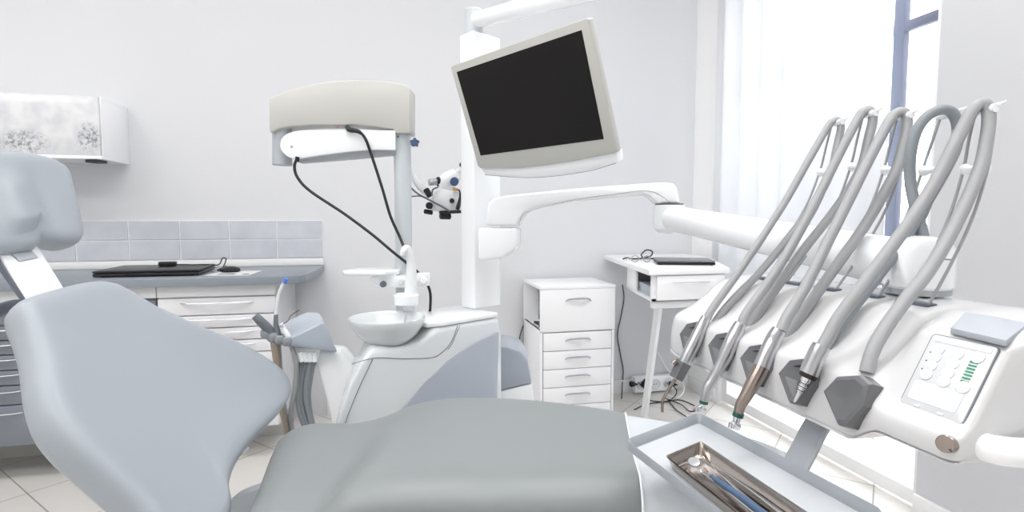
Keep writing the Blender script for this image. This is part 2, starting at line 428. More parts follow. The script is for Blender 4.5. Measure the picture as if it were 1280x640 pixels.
YF = 2.72
def bow_handle(bm, xc, z, w, y, out=.02, r=.004):
    tube(bm, [(xc - w / 2, y, z), (xc - w * .38, y - out * .55, z), (xc, y - out, z), (xc + w * .38, y - out * .55, z), (xc + w / 2, y, z)], [r * .5, r, r * 1.1, r, r * .5], 8, 5, flat=.6, ref=(0, 0, 1))
def cabinet(name, label, x0, x1, zs, body, front, hw, hr=.004, doors=False, z0=.17, toprail=.795, yf=YF, yb=None, handle_top=.3):
    yb = yb or BW - .02
    t = thing(name, label, 'cabinet', ((x0 + x1) / 2, (yf + yb) / 2, 0))
    part('carcass', box(new(), (x0, yf + .018, z0), (x1, yb, WT - .037), .002), body, t)
    part('plinth', box(new(), (x0 + .02, yf + .32, 0), (x1 - .02, yb, z0)), 'cream_plastic', t)
    part('top_rail', box(new(), (x0, yf, toprail + .004), (x1, yf + .018, WT - .038), .0015), 'laminate_soft', t)
    for i, (za, zb) in enumerate(zs):
        d = part('door' if doors else 'drawer', box(new(), (x0 + .002, yf, za + .003), (x1 - .002, yf + .017, zb - .002), .0015), front, t)
        b = new(); bow_handle(b, (x0 + x1) / 2, zb - min(.035, (zb - za) * handle_top), hw, yf, .022, hr)
        part('handle', b, 'satin_steel', d)
    return t
# grey drawer unit at the left edge
cabinet('drawer_cabinet', 'grey base cabinet with six drawers at the left edge of the photo', -1.93, -1.477, [(.635, .70), (.70, .79), (.572, .635), (.505, .572), (.438, .505), (.352, .438), (.17, .352)], 'laminate_grey', 'laminate_grey', .30, .004)
cabinet('drawer_cabinet', 'grey base cabinet beyond the left edge, next along the worktop', -2.40, -1.934, [(.17, .79)], 'laminate_grey', 'laminate_grey', .2, .004, True)
cabinet('door_cabinet', 'grey base cabinet with a plain door behind the reclining backrest', -1.473, -1.018, [(.17, .79)], 'laminate_grey', 'laminate_grey', .2, .004, True)
zz = [.795, .712, .652, .592, .532, .472, .412, .352, .17]
cabinet('drawer_cabinet', 'white base cabinet with long bow handles at the right end of the worktop', -1.014, -.517, [(zz[i + 1], zz[i]) for i in range(8)], 'laminate_soft', 'laminate_soft', .31, .0045)

# wall cabinet with frosty print
t = thing('wall_cabinet', 'white wall cabinet with a frosty bushes print on its front', 'cabinet', (-2.2, 3.16, 1.44))
part('carcass', box(new(), (-3.2, 3.022, 1.44), (-1.326, BW, 1.738), .002), 'laminate_white', t)
part('front_panel', box(new(), (-3.19, 3.006, 1.455), (-1.332, 3.021, 1.735), .001), 'snow_print', t)
part('bottom_rail', box(new(), (-3.2, 3.004, 1.440), (-1.328, 3.02, 1.4545), .001), 'laminate_white', t)
b = new(); prism(b, [(-1.42, 3.05, 1.44), (-1.36, 3.03, 1.44), (-1.345, 3.10, 1.44), (-1.40, 3.12, 1.44)], (0, 0, -.014), .003)
plabel(part('motion_sensor', b, 'dark_edge', t), 'small dark sensor')

# laptop on worktop: black, closed
def slab_quad(px, z0, th, inset=0):
    return [az(p[0], p[1], z0) for p in px]
t = thing('laptop', 'closed black laptop lying on the blue-grey worktop', 'laptop', (-1.15, 3.0, WT))
q = [V((-1.300, 2.80, WT + .004)), V((-.865, 2.80, WT + .004)), V((-.885, 3.13, WT + .004)), V((-1.31, 3.13, WT + .004))]
part('base', prism(new(), q, (0, 0, .014), .004), 'black_plastic', t)
part('lid', prism(new(), [p + V((0, 0, .016)) for p in q], (0, 0, .010), .003), 'black_plastic', t)
b = new()
for fx, fy in ((-1.27, 2.83), (-.9, 2.83), (-1.27, 3.10), (-.92, 3.10)): rod(b, (fx, fy, WT + .0004), (fx, fy, WT + .005), .008)
part('feet', b, 'rubber_black', t)
t = thing('portable_device', 'flat black device at the left edge of the photo on the blue-grey worktop', 'device', (-2.0, 2.9, WT))
part('body', prism(new(), [(-2.45, 2.84, WT + .001), (-1.965, 2.80, WT + .001), (-1.945, 2.96, WT + .001), (-2.43, 3.0, WT + .001)], (0, 0, .022), .004), 'black_plastic', t)
part('cover', prism(new(), [(-2.43, 2.86, WT + .023), (-1.985, 2.82, WT + .023), (-1.97, 2.94, WT + .023), (-2.41, 2.98, WT + .023)], (0, 0, .004), .001), 'rubber_black', t)
# charger lump and cable on top of laptop
t = thing('laptop_charger', 'small black charger with coiled cable lying on the closed black laptop', 'charger', (-1.07, 3.05, WT + .032))
part('adapter', box(new(), (-1.115, 3.02, WT + .0305), (-1.04, 3.06, WT + .052), .005), 'black_plastic', t)
b = new()
tube(b, [(-1.04, 3.04, WT + .036), (-1.0, 3.06, WT + .034), (-.96, 3.03, WT + .034), (-.92, 3.04, WT + .034), (-.87, 3.06, WT + .028), (-.84, 3.04, WT + .035), (-.822, 3.03, WT + .066), (-.806, 3.03, WT + .06), (-.82, 3.02, WT + .02), (-.84, 3.0, WT + .006), (-.79, 3.02, WT + .004), (-.76, 2.99, WT + .004)], .0028, 6)
part('cable', b, 'rubber_black', t)
t = thing('computer_mouse', 'small black mouse standing on a printed sheet on the worktop', 'mouse', (-.76, 2.93, WT))
b = new(); lathe(b, [(0, 0), (.026, 0), (.032, .006), (.030, .018), (.018, .027), (0, .030)], (0, 0, 0), n=24)
bmesh.ops.transform(b, matrix=Matrix.Translation((-.765, 2.94, WT + .002)) @ Matrix.Scale(1.5, 4, (1, 0, 0)), verts=b.verts)
part('shell', b, 'black_plastic', t)
part('wheel', rod(new(), (-.785, 2.936, WT + .028), (-.785, 2.944, WT + .028), .006), 'knob_grey', t)
t = thing('leaflet', 'printed sheet of paper lying under the black mouse', 'paper', (-.74, 2.85, WT))
part('sheet', prism(new(), [(-.84, 2.80, WT), (-.64, 2.76, WT), (-.63, 2.99, WT), (-.81, 3.0, WT)], (0, 0, .0015)), 'paper', t)
b = new(); prism(b, [(-.80, 2.83, WT + .0015), (-.72, 2.815, WT + .0015), (-.715, 2.86, WT + .0015), (-.79, 2.87, WT + .0015)], (0, 0, .0003))
prism(b, [(-.68, 2.80, WT + .0015), (-.65, 2.795, WT + .0015), (-.648, 2.83, WT + .0015), (-.68, 2.835, WT + .0015)], (0, 0, .0003))
part('print', b, 'ink', t)

# ================================================================== DRAWER CABINET (right of the unit)
cx0, cx1, cy0, cy1, ct = .822, 1.268, 2.885, 3.27, .778
t = thing('drawer_tower', 'white drawer tower with chrome bow handles between the column and the desk', 'cabinet', ((cx0 + cx1) / 2, 3.07, 0))
b = new()
box(b, (cx0, cy0 + .016, .02), (cx0 + .016, cy1, ct - .25), .001)                       # lower left side
box(b, (cx1 - .016, cy0 + .016, .02), (cx1, cy1, ct - .018), .001)
box(b, (cx0, cy1 - .01, .02), (cx1, cy1, ct - .018), .001)
box(b, (cx0 + .002, cy0 + .016, ct - .266), (cx1, cy1, ct - .25), .001)
box(b, (cx0 - .003, cy0 - .002, ct - .018), (cx1 + .003, cy1, ct), .002)
box(b, (cx0 + .10, cy0 + .02, ct - .25), (cx0 + .11, cy1, ct - .018), .001)
part('carcass', b, 'laminate_white', t)
part('open_shelf_back', box(new(), (cx0 + .094, cy0 + .02, ct - .25), (cx0 + .099, cy1 - .01, ct - .02)), 'inside_grey', t)
d = part('flap_door', box(new(), (cx0, cy0, ct - .258), (cx1, cy0 + .016, ct - .019), .0015), 'laminate_white', t)
b = new(); tube(b, [((cx0 + cx1) / 2 + .0 + dx, cy0 - o_, ct - .075 + dz) for dx, o_, dz in ((-.075, 0, -.012), (-.055, .012, 0), (0, .024, .004), (.055, .012, 0), (.075, 0, -.012))], [.004, .006, .0075, .006, .004], 10, 6, flat=.7)
part('handle', b, 'satin_steel', d)
z = ct - .262
part('shelf_line', box(new(), (cx0 + .002, cy0 + .004, .02), (cx0 + .016, cy0 + .016, z)), 'laminate_white', t)
part('shelf_line', box(new(), (cx1 - .016, cy0 + .004, .02), (cx1 - .002, cy0 + .016, z)), 'laminate_white', t)
part('inner_shadow_gap', box(new(), (cx0 + .018, cy0 + .012, .03), (cx1 - .018, cy0 + .016, z - .004)), 'dark_edge', t)
for k in range(5):
    za, zb = z - .004 - .105 * (k + 1) + .004, z - .004 - .105 * k
    if za < .02: za = .022
    d = part('drawer', box(new(), (cx0 + .020, cy0, za), (cx1 - .020, cy0 + .012, zb), .0015), 'laminate_white', t)
    b = new(); zc = zb - .036
    tube(b, [((cx0 + cx1) / 2 + dx, cy0 - o_, zc + dz) for dx, o_, dz in ((-.075, 0, -.010), (-.055, .012, 0), (0, .024, .004), (.055, .012, 0), (.075, 0, -.010))], [.004, .006, .0075, .006, .004], 10, 6, flat=.7)
    part('handle', b, 'satin_steel', d)
# things in the open cubby
b = new(); tube(b, [(cx0 + .02, 2.98, ct - .25 + .006), (cx0 + .05, 2.93, ct - .20), (cx0 + .03, 3.0, ct - .18), (cx0 + .06, 3.08, ct - .235), (cx0 + .03, 3.12, ct - .243), (cx0 + .05, 2.96, ct - .243)], .005, 6)
tag(part('cable_coil', b, 'rubber_black'), 'dark coiled cable in the open side of the white drawer tower', 'cable')
b = new(); tube(b, [(cx0 + .075, 2.94, ct - .245), (cx0 + .065, 2.93, ct - .15), (cx0 + .06, 2.99, ct - .12), (cx0 + .05, 3.03, ct - .244)], .003, 6)
tag(part('white_wire', b, 'white_metal'), 'white wire loop in the open side of the white drawer tower', 'cable')
b = new(); box(b, (cx0 + .03, 2.91, ct - .249), (cx0 + .09, 2.95, ct - .20), .006)
tag(part('small_box', b, 'paper'), 'small pale box beside the cable in the drawer tower', 'box')
b = new(); tube(b, [ay(656, 402, 3.28), ay(650, 420, 3.285), ay(649, 440, 3.285), ay(650, 458, 3.285), ay(650, 476, 3.288)], .0035, 6)
tag(part('black_cord', b, 'rubber_black'), 'short black cord hanging down the left side of the drawer tower', 'cord')

# ================================================================== DESK with drawer on a slanted leg
DZ = .92
dp = [V((1.175, 2.30, 0)), V((1.60, 2.30, 0)), V((1.93, 3.0, 0)), V((1.93, 3.28, 0)), V((1.36, 3.28, 0))]
t = thing('wall_desk', 'small white desk with one drawer standing in the corner by the window', 'desk', (1.5, 2.8, 0))
part('top', prism(new(), [p + V((0, 0, DZ - .028)) for p in dp], (0, 0, .028), .004), 'laminate_white', t)
b = new()
ins = [V((1.205, 2.325, 0)), V((1.585, 2.325, 0)), V((1.80, 2.78, 0)), V((1.29, 2.78, 0))]
z1, z0 = DZ - .029, DZ - .155
prism(b, [p + V((0, 0, z0)) for p in ins], (0, 0, .014), .001)
def wallseg(bm, p, q, th, za, zb):
    d = (q - p).normalized(); n = V((-d.y, d.x, 0)) * th
    prism(bm, [p + V((0, 0, za)), q + V((0, 0, za)), q + n + V((0, 0, za)), p + n + V((0, 0, za))], (0, 0, zb - za), .001)
L_ = lambda a, c, k_: a + (c - a) * k_
wallseg(b, ins[0], ins[1], .014, z0, z1); wallseg(b, ins[1], ins[2], .014, z0, z1); wallseg(b, ins[2], ins[3], .014, z0, z1)
wallseg(b, L_(ins[3], ins[0], 0), L_(ins[3], ins[0], .38), .014, z0, z1)
wallseg(b, L_(ins[3], ins[0], .38) + V((.12, 0, 0)), ins[0] + V((.10, .03, 0)), .01, z0, z1)
part('drawer_box', b, 'laminate_white', t)
part('cubby_floor', prism(new(), [p + V((0, 0, z0 + .0145)) for p in (ins[0] + V((.016, .02, 0)), ins[0] + V((.10, .02, 0)), L_(ins[3], ins[0], .4) + V((.11, 0, 0)), L_(ins[3], ins[0], .4) + V((.016, 0, 0)))], (0, 0, .05), .002), 'panel_blue', t)
d = part('drawer', box(new(), (1.225, 2.308, z0 + .006), (1.58, 2.324, z1 - .004), .003), 'laminate_white', t)
b = new(); bow_handle(b, 1.40, z1 - .035, .2, 2.308, .016, .004); part('handle', b, 'satin_steel', d)
part('rail', box(new(), (1.215, 2.33, z0 - .035), (1.60, 2.36, z0), .004), 'white_metal', t)
b = new(); a_ = V((1.255, 2.345, z0 - .01)); e_ = ay(806, 474, 2.78); e_.z = .03
tube(b, [a_, e_], .02, 4, smooth=False); part('leg', b, 'white_metal', t)
b = new(); box(b, (1.16, 2.62, 0), (1.20 + .02, 2.92, .032), .008); part('foot', b, 'white_metal', t)
# laptop grey
t = thing('laptop', 'closed grey laptop on the small white desk by the window', 'laptop', (1.48, 2.6, DZ))
q = [V((1.335, 2.52, DZ + .003)), V((1.60, 2.42, DZ + .003)), V((1.69, 2.62, DZ + .003)), V((1.425, 2.74, DZ + .003))]
part('base', prism(new(), q, (0, 0, .011), .003), 'black_plastic', t)
part('lid', prism(new(), [p + V((0, 0, .0125)) for p in q], (0, 0, .008), .003), 'laptop_grey', t)
b = new()
for p in q: c_ = (q[0] + q[2]) / 2; r_ = L_(p, c_, .12); rod(b, (r_.x, r_.y, DZ), (r_.x, r_.y, DZ + .004), .008)
part('feet', b, 'rubber_black', t)
b = new()
P = [az(780, 319, DZ + .006), az(786, 317, DZ + .006), az(793, 319, DZ + .006), az(802, 319, DZ + .01), az(803, 313, DZ + .03), az(808, 309, DZ + .05), az(815, 311, DZ + .045), az(812, 318, DZ + .02), az(803, 321, DZ + .006), az(812, 322, DZ + .006), az(820, 323, DZ + .006)]
P = [V((1.30 + (p_[0] - 780) * .0052, 2.86, DZ + p_[1])) for p_ in ((780, .005), (785, .012), (790, .006), (798, .006), (803, .010), (802, .03), (808, .055), (815, .045), (813, .02), (804, .008), (812, .005), (822, .005))]
tube(b, P, .004, 6); 
tag(part('charger_cable', b, 'rubber_black'), 'looped black charger cable lying behind the grey laptop', 'cable')
t = thing('glasses', 'pair of clear glasses lying beside the grey laptop', 'glasses', (1.36, 2.62, DZ))
b = new()
for dx in (-.03, .03):
    c_ = V((1.335 + dx, 2.70 - dx * .3, DZ + .018))
    tube(b, [c_ + V((.022 * math.cos(a), .004, .016 * math.sin(a))) for a in [i * math.pi / 6 for i in range(13)]], .0022, 6, 3)
part('rims', b, 'satin_steel', t)
b = new(); tube(b, [(1.283, 2.71, DZ + .018), (1.29, 2.78, DZ + .016), (1.30, 2.81, DZ + .004)], .002, 6); tube(b, [(1.387, 2.69, DZ + .018), (1.385, 2.76, DZ + .016), (1.38, 2.80, DZ + .004)], .002, 6)
part('temples', b, 'satin_steel', t)

# ================================================================== SOCKETS and cables on the floor
t = thing('socket_box', 'white surface socket block low on the wall beside the desk', 'socket', (1.70, 3.25, 0))
b = new(); box(b, (1.565, 3.225, .012), (1.855, 3.285, .115), .006); part('housing', b, 'white_plastic', t)
for i, xx in enumerate((1.615, 1.71, 1.805)):
    b = new(); lathe(b, [(.036, 0), (.036, .004), (.030, .006), (.026, .001), (0, .001)], (xx, 3.225, .064), (0, -1, 0), 24)
    part('socket_face', b, 'key_white', t)
    b = new(); rod(b, (xx - .009, 3.223, .064), (xx - .009, 3.2215, .064), .0035); rod(b, (xx + .009, 3.223, .064), (xx + .009, 3.2215, .064), .0035)
    part('socket_holes', b, 'dark_edge', t)
def plug(name, label, p, d, m='rubber_black'):
    b = new(); p = V(p); d = V(d).normalized()
    lathe(b, [(0, 0), (.017, 0), (.019, .008), (.016, .022), (.008, .040), (.0045, .055), (0, .056)], p, d, 16)
    return tag(part(name, b, m), label, 'plug')
plug('power_plug', 'black plug in the left outlet of the white socket block', (1.615, 3.21, .064), (0, -.4, .9))
plug('power_plug', 'black plug in the right outlet of the white socket block', (1.80, 3.20, .066), (.5, -.8, .1))
plug('power_plug', 'black plug lying at the left end of the white socket block', (1.52, 3.20, .085), (1, .1, -.15))
def cable(label, pts, r=.0032, m='rubber_black', name='power_cable'):
    b = new(); tube(b, pts, r, 6, 6); return tag(part(name, b, m), label, 'cable')
W = lambda px, py, z=.006: az(px, py, z)
cable('thin black cable running down the wall right of the drawer tower', [ay(778, 356, 3.29), ay(780, 372, 3.29), ay(777, 392, 3.29), ay(772, 418, 3.29), ay(775, 440, 3.29), ay(779, 462, 3.29), ay(778, 480, 3.28), W(777, 498, .006)], .0035)
cable('black cable curling from the left plug across the floor', [(1.575, 3.205, .09), (1.60, 3.12, .05), W(812, 500, .008), W(830, 502), W(850, 500), W(868, 507, .005)], .0035)
cable('black cable bending from the floor up to the socket block', [W(793, 512), W(806, 506), W(822, 503), W(838, 500), W(846, 490, .03), (1.80, 3.16, .07)], .0035)
cable('black cable looping beneath the syringe tip', [W(832, 498, .012), W(852, 506, .01), W(862, 514), W(874, 512)], .0035)
cable('lowest of the black cables trailing toward the tray', [W(836, 501, .006), W(845, 512), W(858, 521)], .0035)
cable('white cable coiled on the floor beside the black plugs', [ay(822, 440, 3.28), ay(835, 462, 3.27), W(850, 474, .08), W(855, 488, .04), W(846, 497, .01), W(832, 492, .008)], .005, 'white_plastic')
b = new(); rod(b, W(868, 512, .008), W(873, 508, .008), .008); tag(part('plug_cap', b, 'pink_cap'), 'small pink cap on a cable end near the tray corner', 'cap')

# ================================================================== DENTAL UNIT (cuspidor body)
def hull(bm, pts, bev=0., seg=2):
    tb = new(); vs = [tb.verts.new(V(p)) for p in pts]
    r_ = bmesh.ops.convex_hull(tb, input=vs)
    bmesh.ops.delete(tb, geom=list({g for g in r_['geom_interior'] + r_['geom_unused'] if isinstance(g, bmesh.types.BMVert)}), context='VERTS')
    bmesh.ops.dissolve_limit(tb, angle_limit=R(8), verts=tb.verts[:], edges=tb.edges[:])
    bmesh.ops.recalc_face_normals(tb, faces=tb.faces)
    if bev: bmesh.ops.bevel(tb, geom=tb.edges[:], offset=bev, segments=seg, affect='EDGES', profile=.5, clamp_overlap=True)
    return put(bm, tb)
UA = R(31)
U = V((math.cos(UA), math.sin(UA), 0)); UV_ = V((-U.y, U.x, 0)); UN = -UV_
UO = V((.11, 1.634, 0))
FP = lambda px, py, d=0.: apl(px, py, UO + UN * d, UN)
unit = thing('dental_unit', 'white cuspidor unit with round spit bowl and blue-grey side panel behind the chair', 'dental unit', (.2, 1.85, 0))
top = [FP(463, 437), FP(500, 436), FP(526, 428), FP(546, 415), FP(585, 406), FP(625, 398)]
for p in top[3:]: p.z = .822
right = [FP(629, 420), FP(629, 500)]
bot = [V((right[1].x, right[1].y, .0)), UO + U * -.02]
left = [FP(416, 545), FP(425, 512), FP(437, 480), FP(450, 455)]
bl = V((left[0].x, left[0].y, 0)) + U * .03
for p in right: p.x, p.y = right[0].x, right[0].y
outl = top + right + [bot[0]] + [bl, V((bl.x, bl.y, .3)) - U * .015] + left
shift = {}
nl = len(left); nout = len(outl); backo = []
for i_, p in enumerate(outl):
    sh = 0.
    if i_ >= nout - nl - 2: sh = .135
    if i_ < 4: sh = (.13, .11, .07, .02)[i_]
    backo.append(p + UV_ * .23 + U * sh)
def slab2(bm, fo, bo_, bev, seg):
    tb = new(); a = [tb.verts.new(p) for p in fo]; c = [tb.verts.new(p) for p in bo_]; n = len(a)
    tb.faces.new(a); tb.faces.new(c[::-1])
    for i in range(n): tb.faces.new((a[i], c[i], c[(i + 1) % n], a[(i + 1) % n]))
    bmesh.ops.recalc_face_normals(tb, faces=tb.faces)
    bmesh.ops.bevel(tb, geom=tb.edges[:], offset=bev, segments=seg, affect='EDGES', profile=.5, clamp_overlap=True)
    return put(bm, tb)
o = part('body', slab2(new(), outl, backo, .016, 3), 'unit_white', unit, ang=40)
# blue-grey side panel, bulging slightly from the front
pp = [FP(*q, .006) for q in ((624, 415), (606, 423), (590, 431), (562, 451), (545, 467), (532, 479), (510, 505), (492, 523), (476, 548), (520, 640), (621, 640), (622, 494))]
plabel(part('side_panel', prism(new(), pp, UV_ * .012, .003), 'panel_blue', unit), 'blue-grey curved side panel')
b = new()
tube(b, [FP(*q, .001) for q in ((440, 455), (469, 447.5), (505, 448.5), (540, 447), (552, 441), (561, 432), (567, 421), (572, 407))], .0011, 5)
tube(b, [FP(*q, .001) for q in ((560, 437), (566, 428), (570, 418), (575, 407))], .0009, 5)
tube(b, [FP(*q, .001) for q in ((466, 449), (452, 478), (440, 506), (430, 534), (420, 575))], .0011, 5)
part('panel_seam', b, 'seam', unit)
# deck plate on the body
dk = [FP(538, 416), FP(624, 399)]; dz = .823
a0 = V((dk[0].x, dk[0].y, dz)); a1 = V((dk[1].x, dk[1].y, dz))
part('deck', prism(new(), [a0 + UV_ * .02, a0 + U * .05 + UV_ * .004, a1 + UV_ * .004, a1 + UV_ * .22, a0 + UV_ * .22], (0, 0, .016), .005, 3), 'white_plastic', unit)
# bowl
bc = V((-.004, 1.663, .775))
prof = [(0, 0), (.035, .001), (.062, .012), (.088, .035), (.106, .062), (.1135, .082), (.1125, .087), (.108, .085), (.101, .064), (.083, .040), (.055, .022), (.02, .014), (0, .013)]
part('bowl', lathe(new(), prof, bc, n=64), 'unit_white', unit, ang=50)
b = new(); lathe(b, [(0, .0145), (.012, .0145), (.014, .018), (.010, .019), (0, .0165)], bc, n=20)
part('drain', b, 'satin_steel', unit)
b = new(); q0 = aD(507, 389, 1.70); tube(b, [q0, q0 + V((.002, -.012, -.006)), q0 + V((-.004, -.02, -.035))], .003, 8); part('rinse_nozzle', b, 'satin_steel', unit)
# cup filler: ring shelf and tall spout
cc = aD(508, 372, 1.72)
b = new(); lathe(b, [(.030, -.022), (.040, -.020), (.041, .008), (.036, .012), (.031, .008), (.029, -.004), (0, -.006)], cc, n=36)
part('cup_shelf', b, 'white_plastic', unit)
c0 = cc + RIGHT * .012
tube_pts = [aD(512, 392, 1.74), aD(513, 372, 1.74), aD(514, 350, 1.74), aD(514, 330, 1.74), aD(512, 316, 1.735), aD(508, 310, 1.73), aD(504, 314, 1.72), aD(503, 319, 1.72)]
b = new(); tube(b, tube_pts, [.022, .021, .018, .015, .0125, .011, .009, .008], 14, flat=.75, ref=(0.2, 1, 0)); part('spout', b, 'white_metal', unit)
b = new(); e = aD(529, 349, 1.80); box(b, e - V((.022, .015, .022)), e + V((.022, .015, .022)), .006); rod(b, e + V((0, -.02, 0)), e + V((0, -.045, 0)), .012, bev=.003); tube(b, [e, aD(515, 352, 1.77)], .008, 8, smooth=False)
part('side_valve', b, 'white_plastic', unit)
# rear supply box
RB = aD(645, 460, 1.98); RN = -V((FWD.x, FWD.y, 0)).normalized()
RP = lambda px, py: apl(px, py, RB, RN)
back = V((FWD.x, FWD.y, 0)).normalized()
b = new(); prism(b, [RP(614, 432), RP(634, 433), RP(650, 438), RP(659, 450), RP(665, 479), RP(614, 491)], back * .2, .008, 3)
plabel(part('rear_box', b, 'panel_blue', unit), 'blue-grey box at the back of the unit')
b = new(); q = [RP(614, 492), RP(665, 480), RP(668, 500), RP(668, 560), RP(614, 560)]
q[3].z = q[4].z = 0.0; prism(b, q, back * .2, .006, 2); part('rear_base', b, 'white_plastic', unit)

# column with top socket and lamp arm
PC = V((.292, 1.858, 0))
col = thing('unit_column', 'square white column rising from the cuspidor unit behind the monitor', 'column', (PC.x + .05, PC.y + .05, .84))
PM = yaw_frame((PC.x, PC.y, 0), UA)
part('column_post', box(new(), (0, 0, .8405), (.125, .075, 1.79), .006, 3, PM), 'white_plastic', col)
tc_ = PM @ V((.032, .035, 0))
b = new(); rod(b, (tc_.x, tc_.y, 1.785), (tc_.x, tc_.y, 1.872), .032, 32, .004); part('socket_cylinder', b, 'post_grey', col)
b = new(); A0 = V((tc_.x, tc_.y, 1.835)); A1 = aD(760, -18, 1.45)
tube(b, [A0, A1], [.026, .030], 24, smooth=False); part('lamp_arm', b, 'white_plastic', col)
# bracket that carries the arm
AP = V((.345, 1.80, 0)); AD = V((.55, -.21, 0)).normalized(); AN = V((AD.y, -AD.x, 0))
if AN.dot(RN) < 0: AN = -AN
ARM = lambda px, py, d=0.: apl(px, py, AP + AN * d, AN)
b = new(); prism(b, [ARM(597, 284.5, .035), ARM(647, 284.5, .035), ARM(647, 306, .035), ARM(644, 313, .035), ARM(628, 323, .035), ARM(604, 326, .035), ARM(597, 325, .035)], -AN * .10, .012, 3)
part('arm_bracket', b, 'white_plastic', col)

# swing arm: first beam and second beam down to the console
arm = thing('console_boom', 'long white jointed arm reaching from the column to the instrument console', 'arm', (.6, 1.6, 1.1))
b = new(); prism(b, [ARM(*q, .04) for q in ((608, 283), (608, 262), (610, 253), (618, 247), (632, 244), (716, 235.5), (800, 229.5), (832, 227.5), (843, 229), (847, 236), (851, 255), (820, 254.5), (812, 246), (803, 243), (716, 252), (669, 260), (656, 266), (650, 274), (647, 283))], -AN * .09, .011, 3)
part('upper_beam', b, 'white_plastic', arm, ang=40)
b = new(); tube(b, [ARM(*q, .0405) for q in ((649, 280), (654, 268), (668, 262), (716, 250), (780, 241), (806, 238.5), (822, 242), (838, 253))], .0011, 5); part('beam_seam', b, 'seam_soft', arm)
EL = V((.88, 1.59, 1.16)); E2 = V((.815, .69, 1.082))
b = new(); lathe(b, [(0, -.052), (.03, -.050), (.046, -.036), (.05, -.015), (.05, .040), (0, .040)], EL, n=32); part('elbow_joint', b, 'white_plastic', arm)
b = new(); rod(b, EL + V((0, 0, .040)), EL + V((0, 0, .0445)), .044, 32); part('elbow_ring', b, 'dark_edge', arm)
b = new(); dirv = (E2 - EL); tube(b, [EL + dirv * t_ for t_ in (0, .25, .5, .75, 1.0)], [.040, .039, .040, .041, .042], 28, smooth=False)
part('lower_beam', b, 'white_plastic', arm)
b = new(); lathe(b, [(.044, -.032), (.047, -.028), (.047, .030), (.040, .043), (.02, .049), (0, .050)], E2, n=36); part('wrist_joint', b, 'white_plastic', arm)
b = new(); rod(b, E2 + V((0, 0, -.041)), E2 + V((0, 0, -.031)), .044, 36); part('wrist_ring', b, 'arm_grey', arm)

# ================================================================== MONITOR
MA, MB_, MC, MD = V((.194, 1.685, 1.617)), V((.471, 1.245, 1.628)), V((.569, 1.298, 1.33)), V((.293, 1.738, 1.319))
MN = (MB_ - MA).cross(MD - MA).normalized()
if MN.dot(CAM - MA) < 0: MN = -MN
MP = lambda px, py, d=0.: apl(px, py, MA + MN * d, MN)
mon = thing('monitor', 'tilted flat monitor with black screen and cream bezel in front of the column', 'monitor', tuple((MA + MC) / 2))
b = new(); prism(b, [MP(*q) for q in ((563, 84), (566, 82), (732, 23), (736, 24), (771, 188), (769.5, 191.5), (740, 197), (709, 202.5), (680, 207), (652, 210), (625, 211), (600, 210.5), (597, 207))], -MN * .022, .003, 2)
part('bezel', b, 'cream_plastic', mon)
b = new(); prism(b, [MP(*q, -.006) for q in ((600, 208), (625, 209), (652, 208), (709, 200), (770.5, 189), (772, 203.5), (750, 209), (735, 213), (701, 218.6), (676, 221), (652, 221.5), (625, 220.5), (606, 218))], -MN * .03, .003, 2)
part('chin', b, 'white_plastic', mon)
c_ = (MP(575, 90, -.022) + MP(765, 190, -.022)) / 2
q = [MP(*q_, -.02) for q_ in ((575, 92), (731, 34), (766, 184), (607, 206))]
b = new(); cq = sum(q, V()) / 4
loft(b, [q, q, [cq + (p - cq) * .93 - MN * .03 for p in q], [cq + (p - cq) * .7 - MN * .045 for p in q]][1:]); part('back_shell', b, 'white_plastic', mon)
b = new(); prism(b, [MP(*q_, .0012) for q_ in ((570.7, 90), (726.7, 37.5), (754.5, 173.8), (600.7, 194.5))], -MN * .004); part('screen', b, 'screen', mon)
b = new(); tube(b, [cq - MN * .04, cq - MN * .10, V((.345, 1.885, cq.z))], .024, 14, smooth=False); part('mount', b, 'white_metal', mon)
b = new(); tube(b, [MP(*q_, -.005) for q_ in ((606, 218.5), (652, 222), (690, 220.5), (735, 214), (760, 207), (770, 204))], .0009, 5); part('chin_seam', b, 'seam', mon)

# ================================================================== SECOND COLUMN with folding arm
LB = V((.054, 1.906, .79)); 
LPp = LB.copy(); lp = thing('lamp_column', 'grey round pole with a cream folding arm head left of the monitor', 'lamp', (LB.x, LB.y, .84))
b = new(); rod(b, (LB.x, LB.y, .8395), (LB.x, LB.y, 1.44), .029, 32, .002); part('pole', b, 'post_grey', lp)
HN = RN; HO = V((LB.x, LB.y, 0)) + HN * .045
HP = lambda px, py, d=0.: apl(px, py, HO + HN * d, HN)
ol = spline([HP(*q) for q in ((336, 123), (352, 116), (371, 110), (405, 102.6), (442, 100), (472, 100.6), (500, 104))], 4)
b = new(); prism(b, ol + [HP(508, 106), HP(513, 111), HP(513, 166.5), HP(494, 166.5), HP(492, 161.5), HP(467, 158), HP(442, 156), HP(391, 156), HP(365, 157.5), HP(350, 160), HP(340, 165.5), HP(336.5, 165)], -HN * .09, .007, 3)
part('arm_housing', b, 'cream_plastic', lp, ang=40)
b = new(); rod(b, HP(353, 207, -.045), HP(353, 160, -.045), .032, 28, .002); part('pivot_cylinder', b, 'arm_grey', lp)
b = new(); prism(b, spline([HP(*q, .0) for q in ((372, 198.5), (362, 197), (353, 190), (350, 181), (353, 172), (362, 166), (376, 163.5))], 4) + [HP(494, 163, 0), HP(494, 187.5, 0), HP(470, 187, 0), HP(440, 189, 0), HP(400, 194, 0)], -HN * .07, .009, 3)
part('folded_arm', b, 'white_plastic', lp, ang=40)
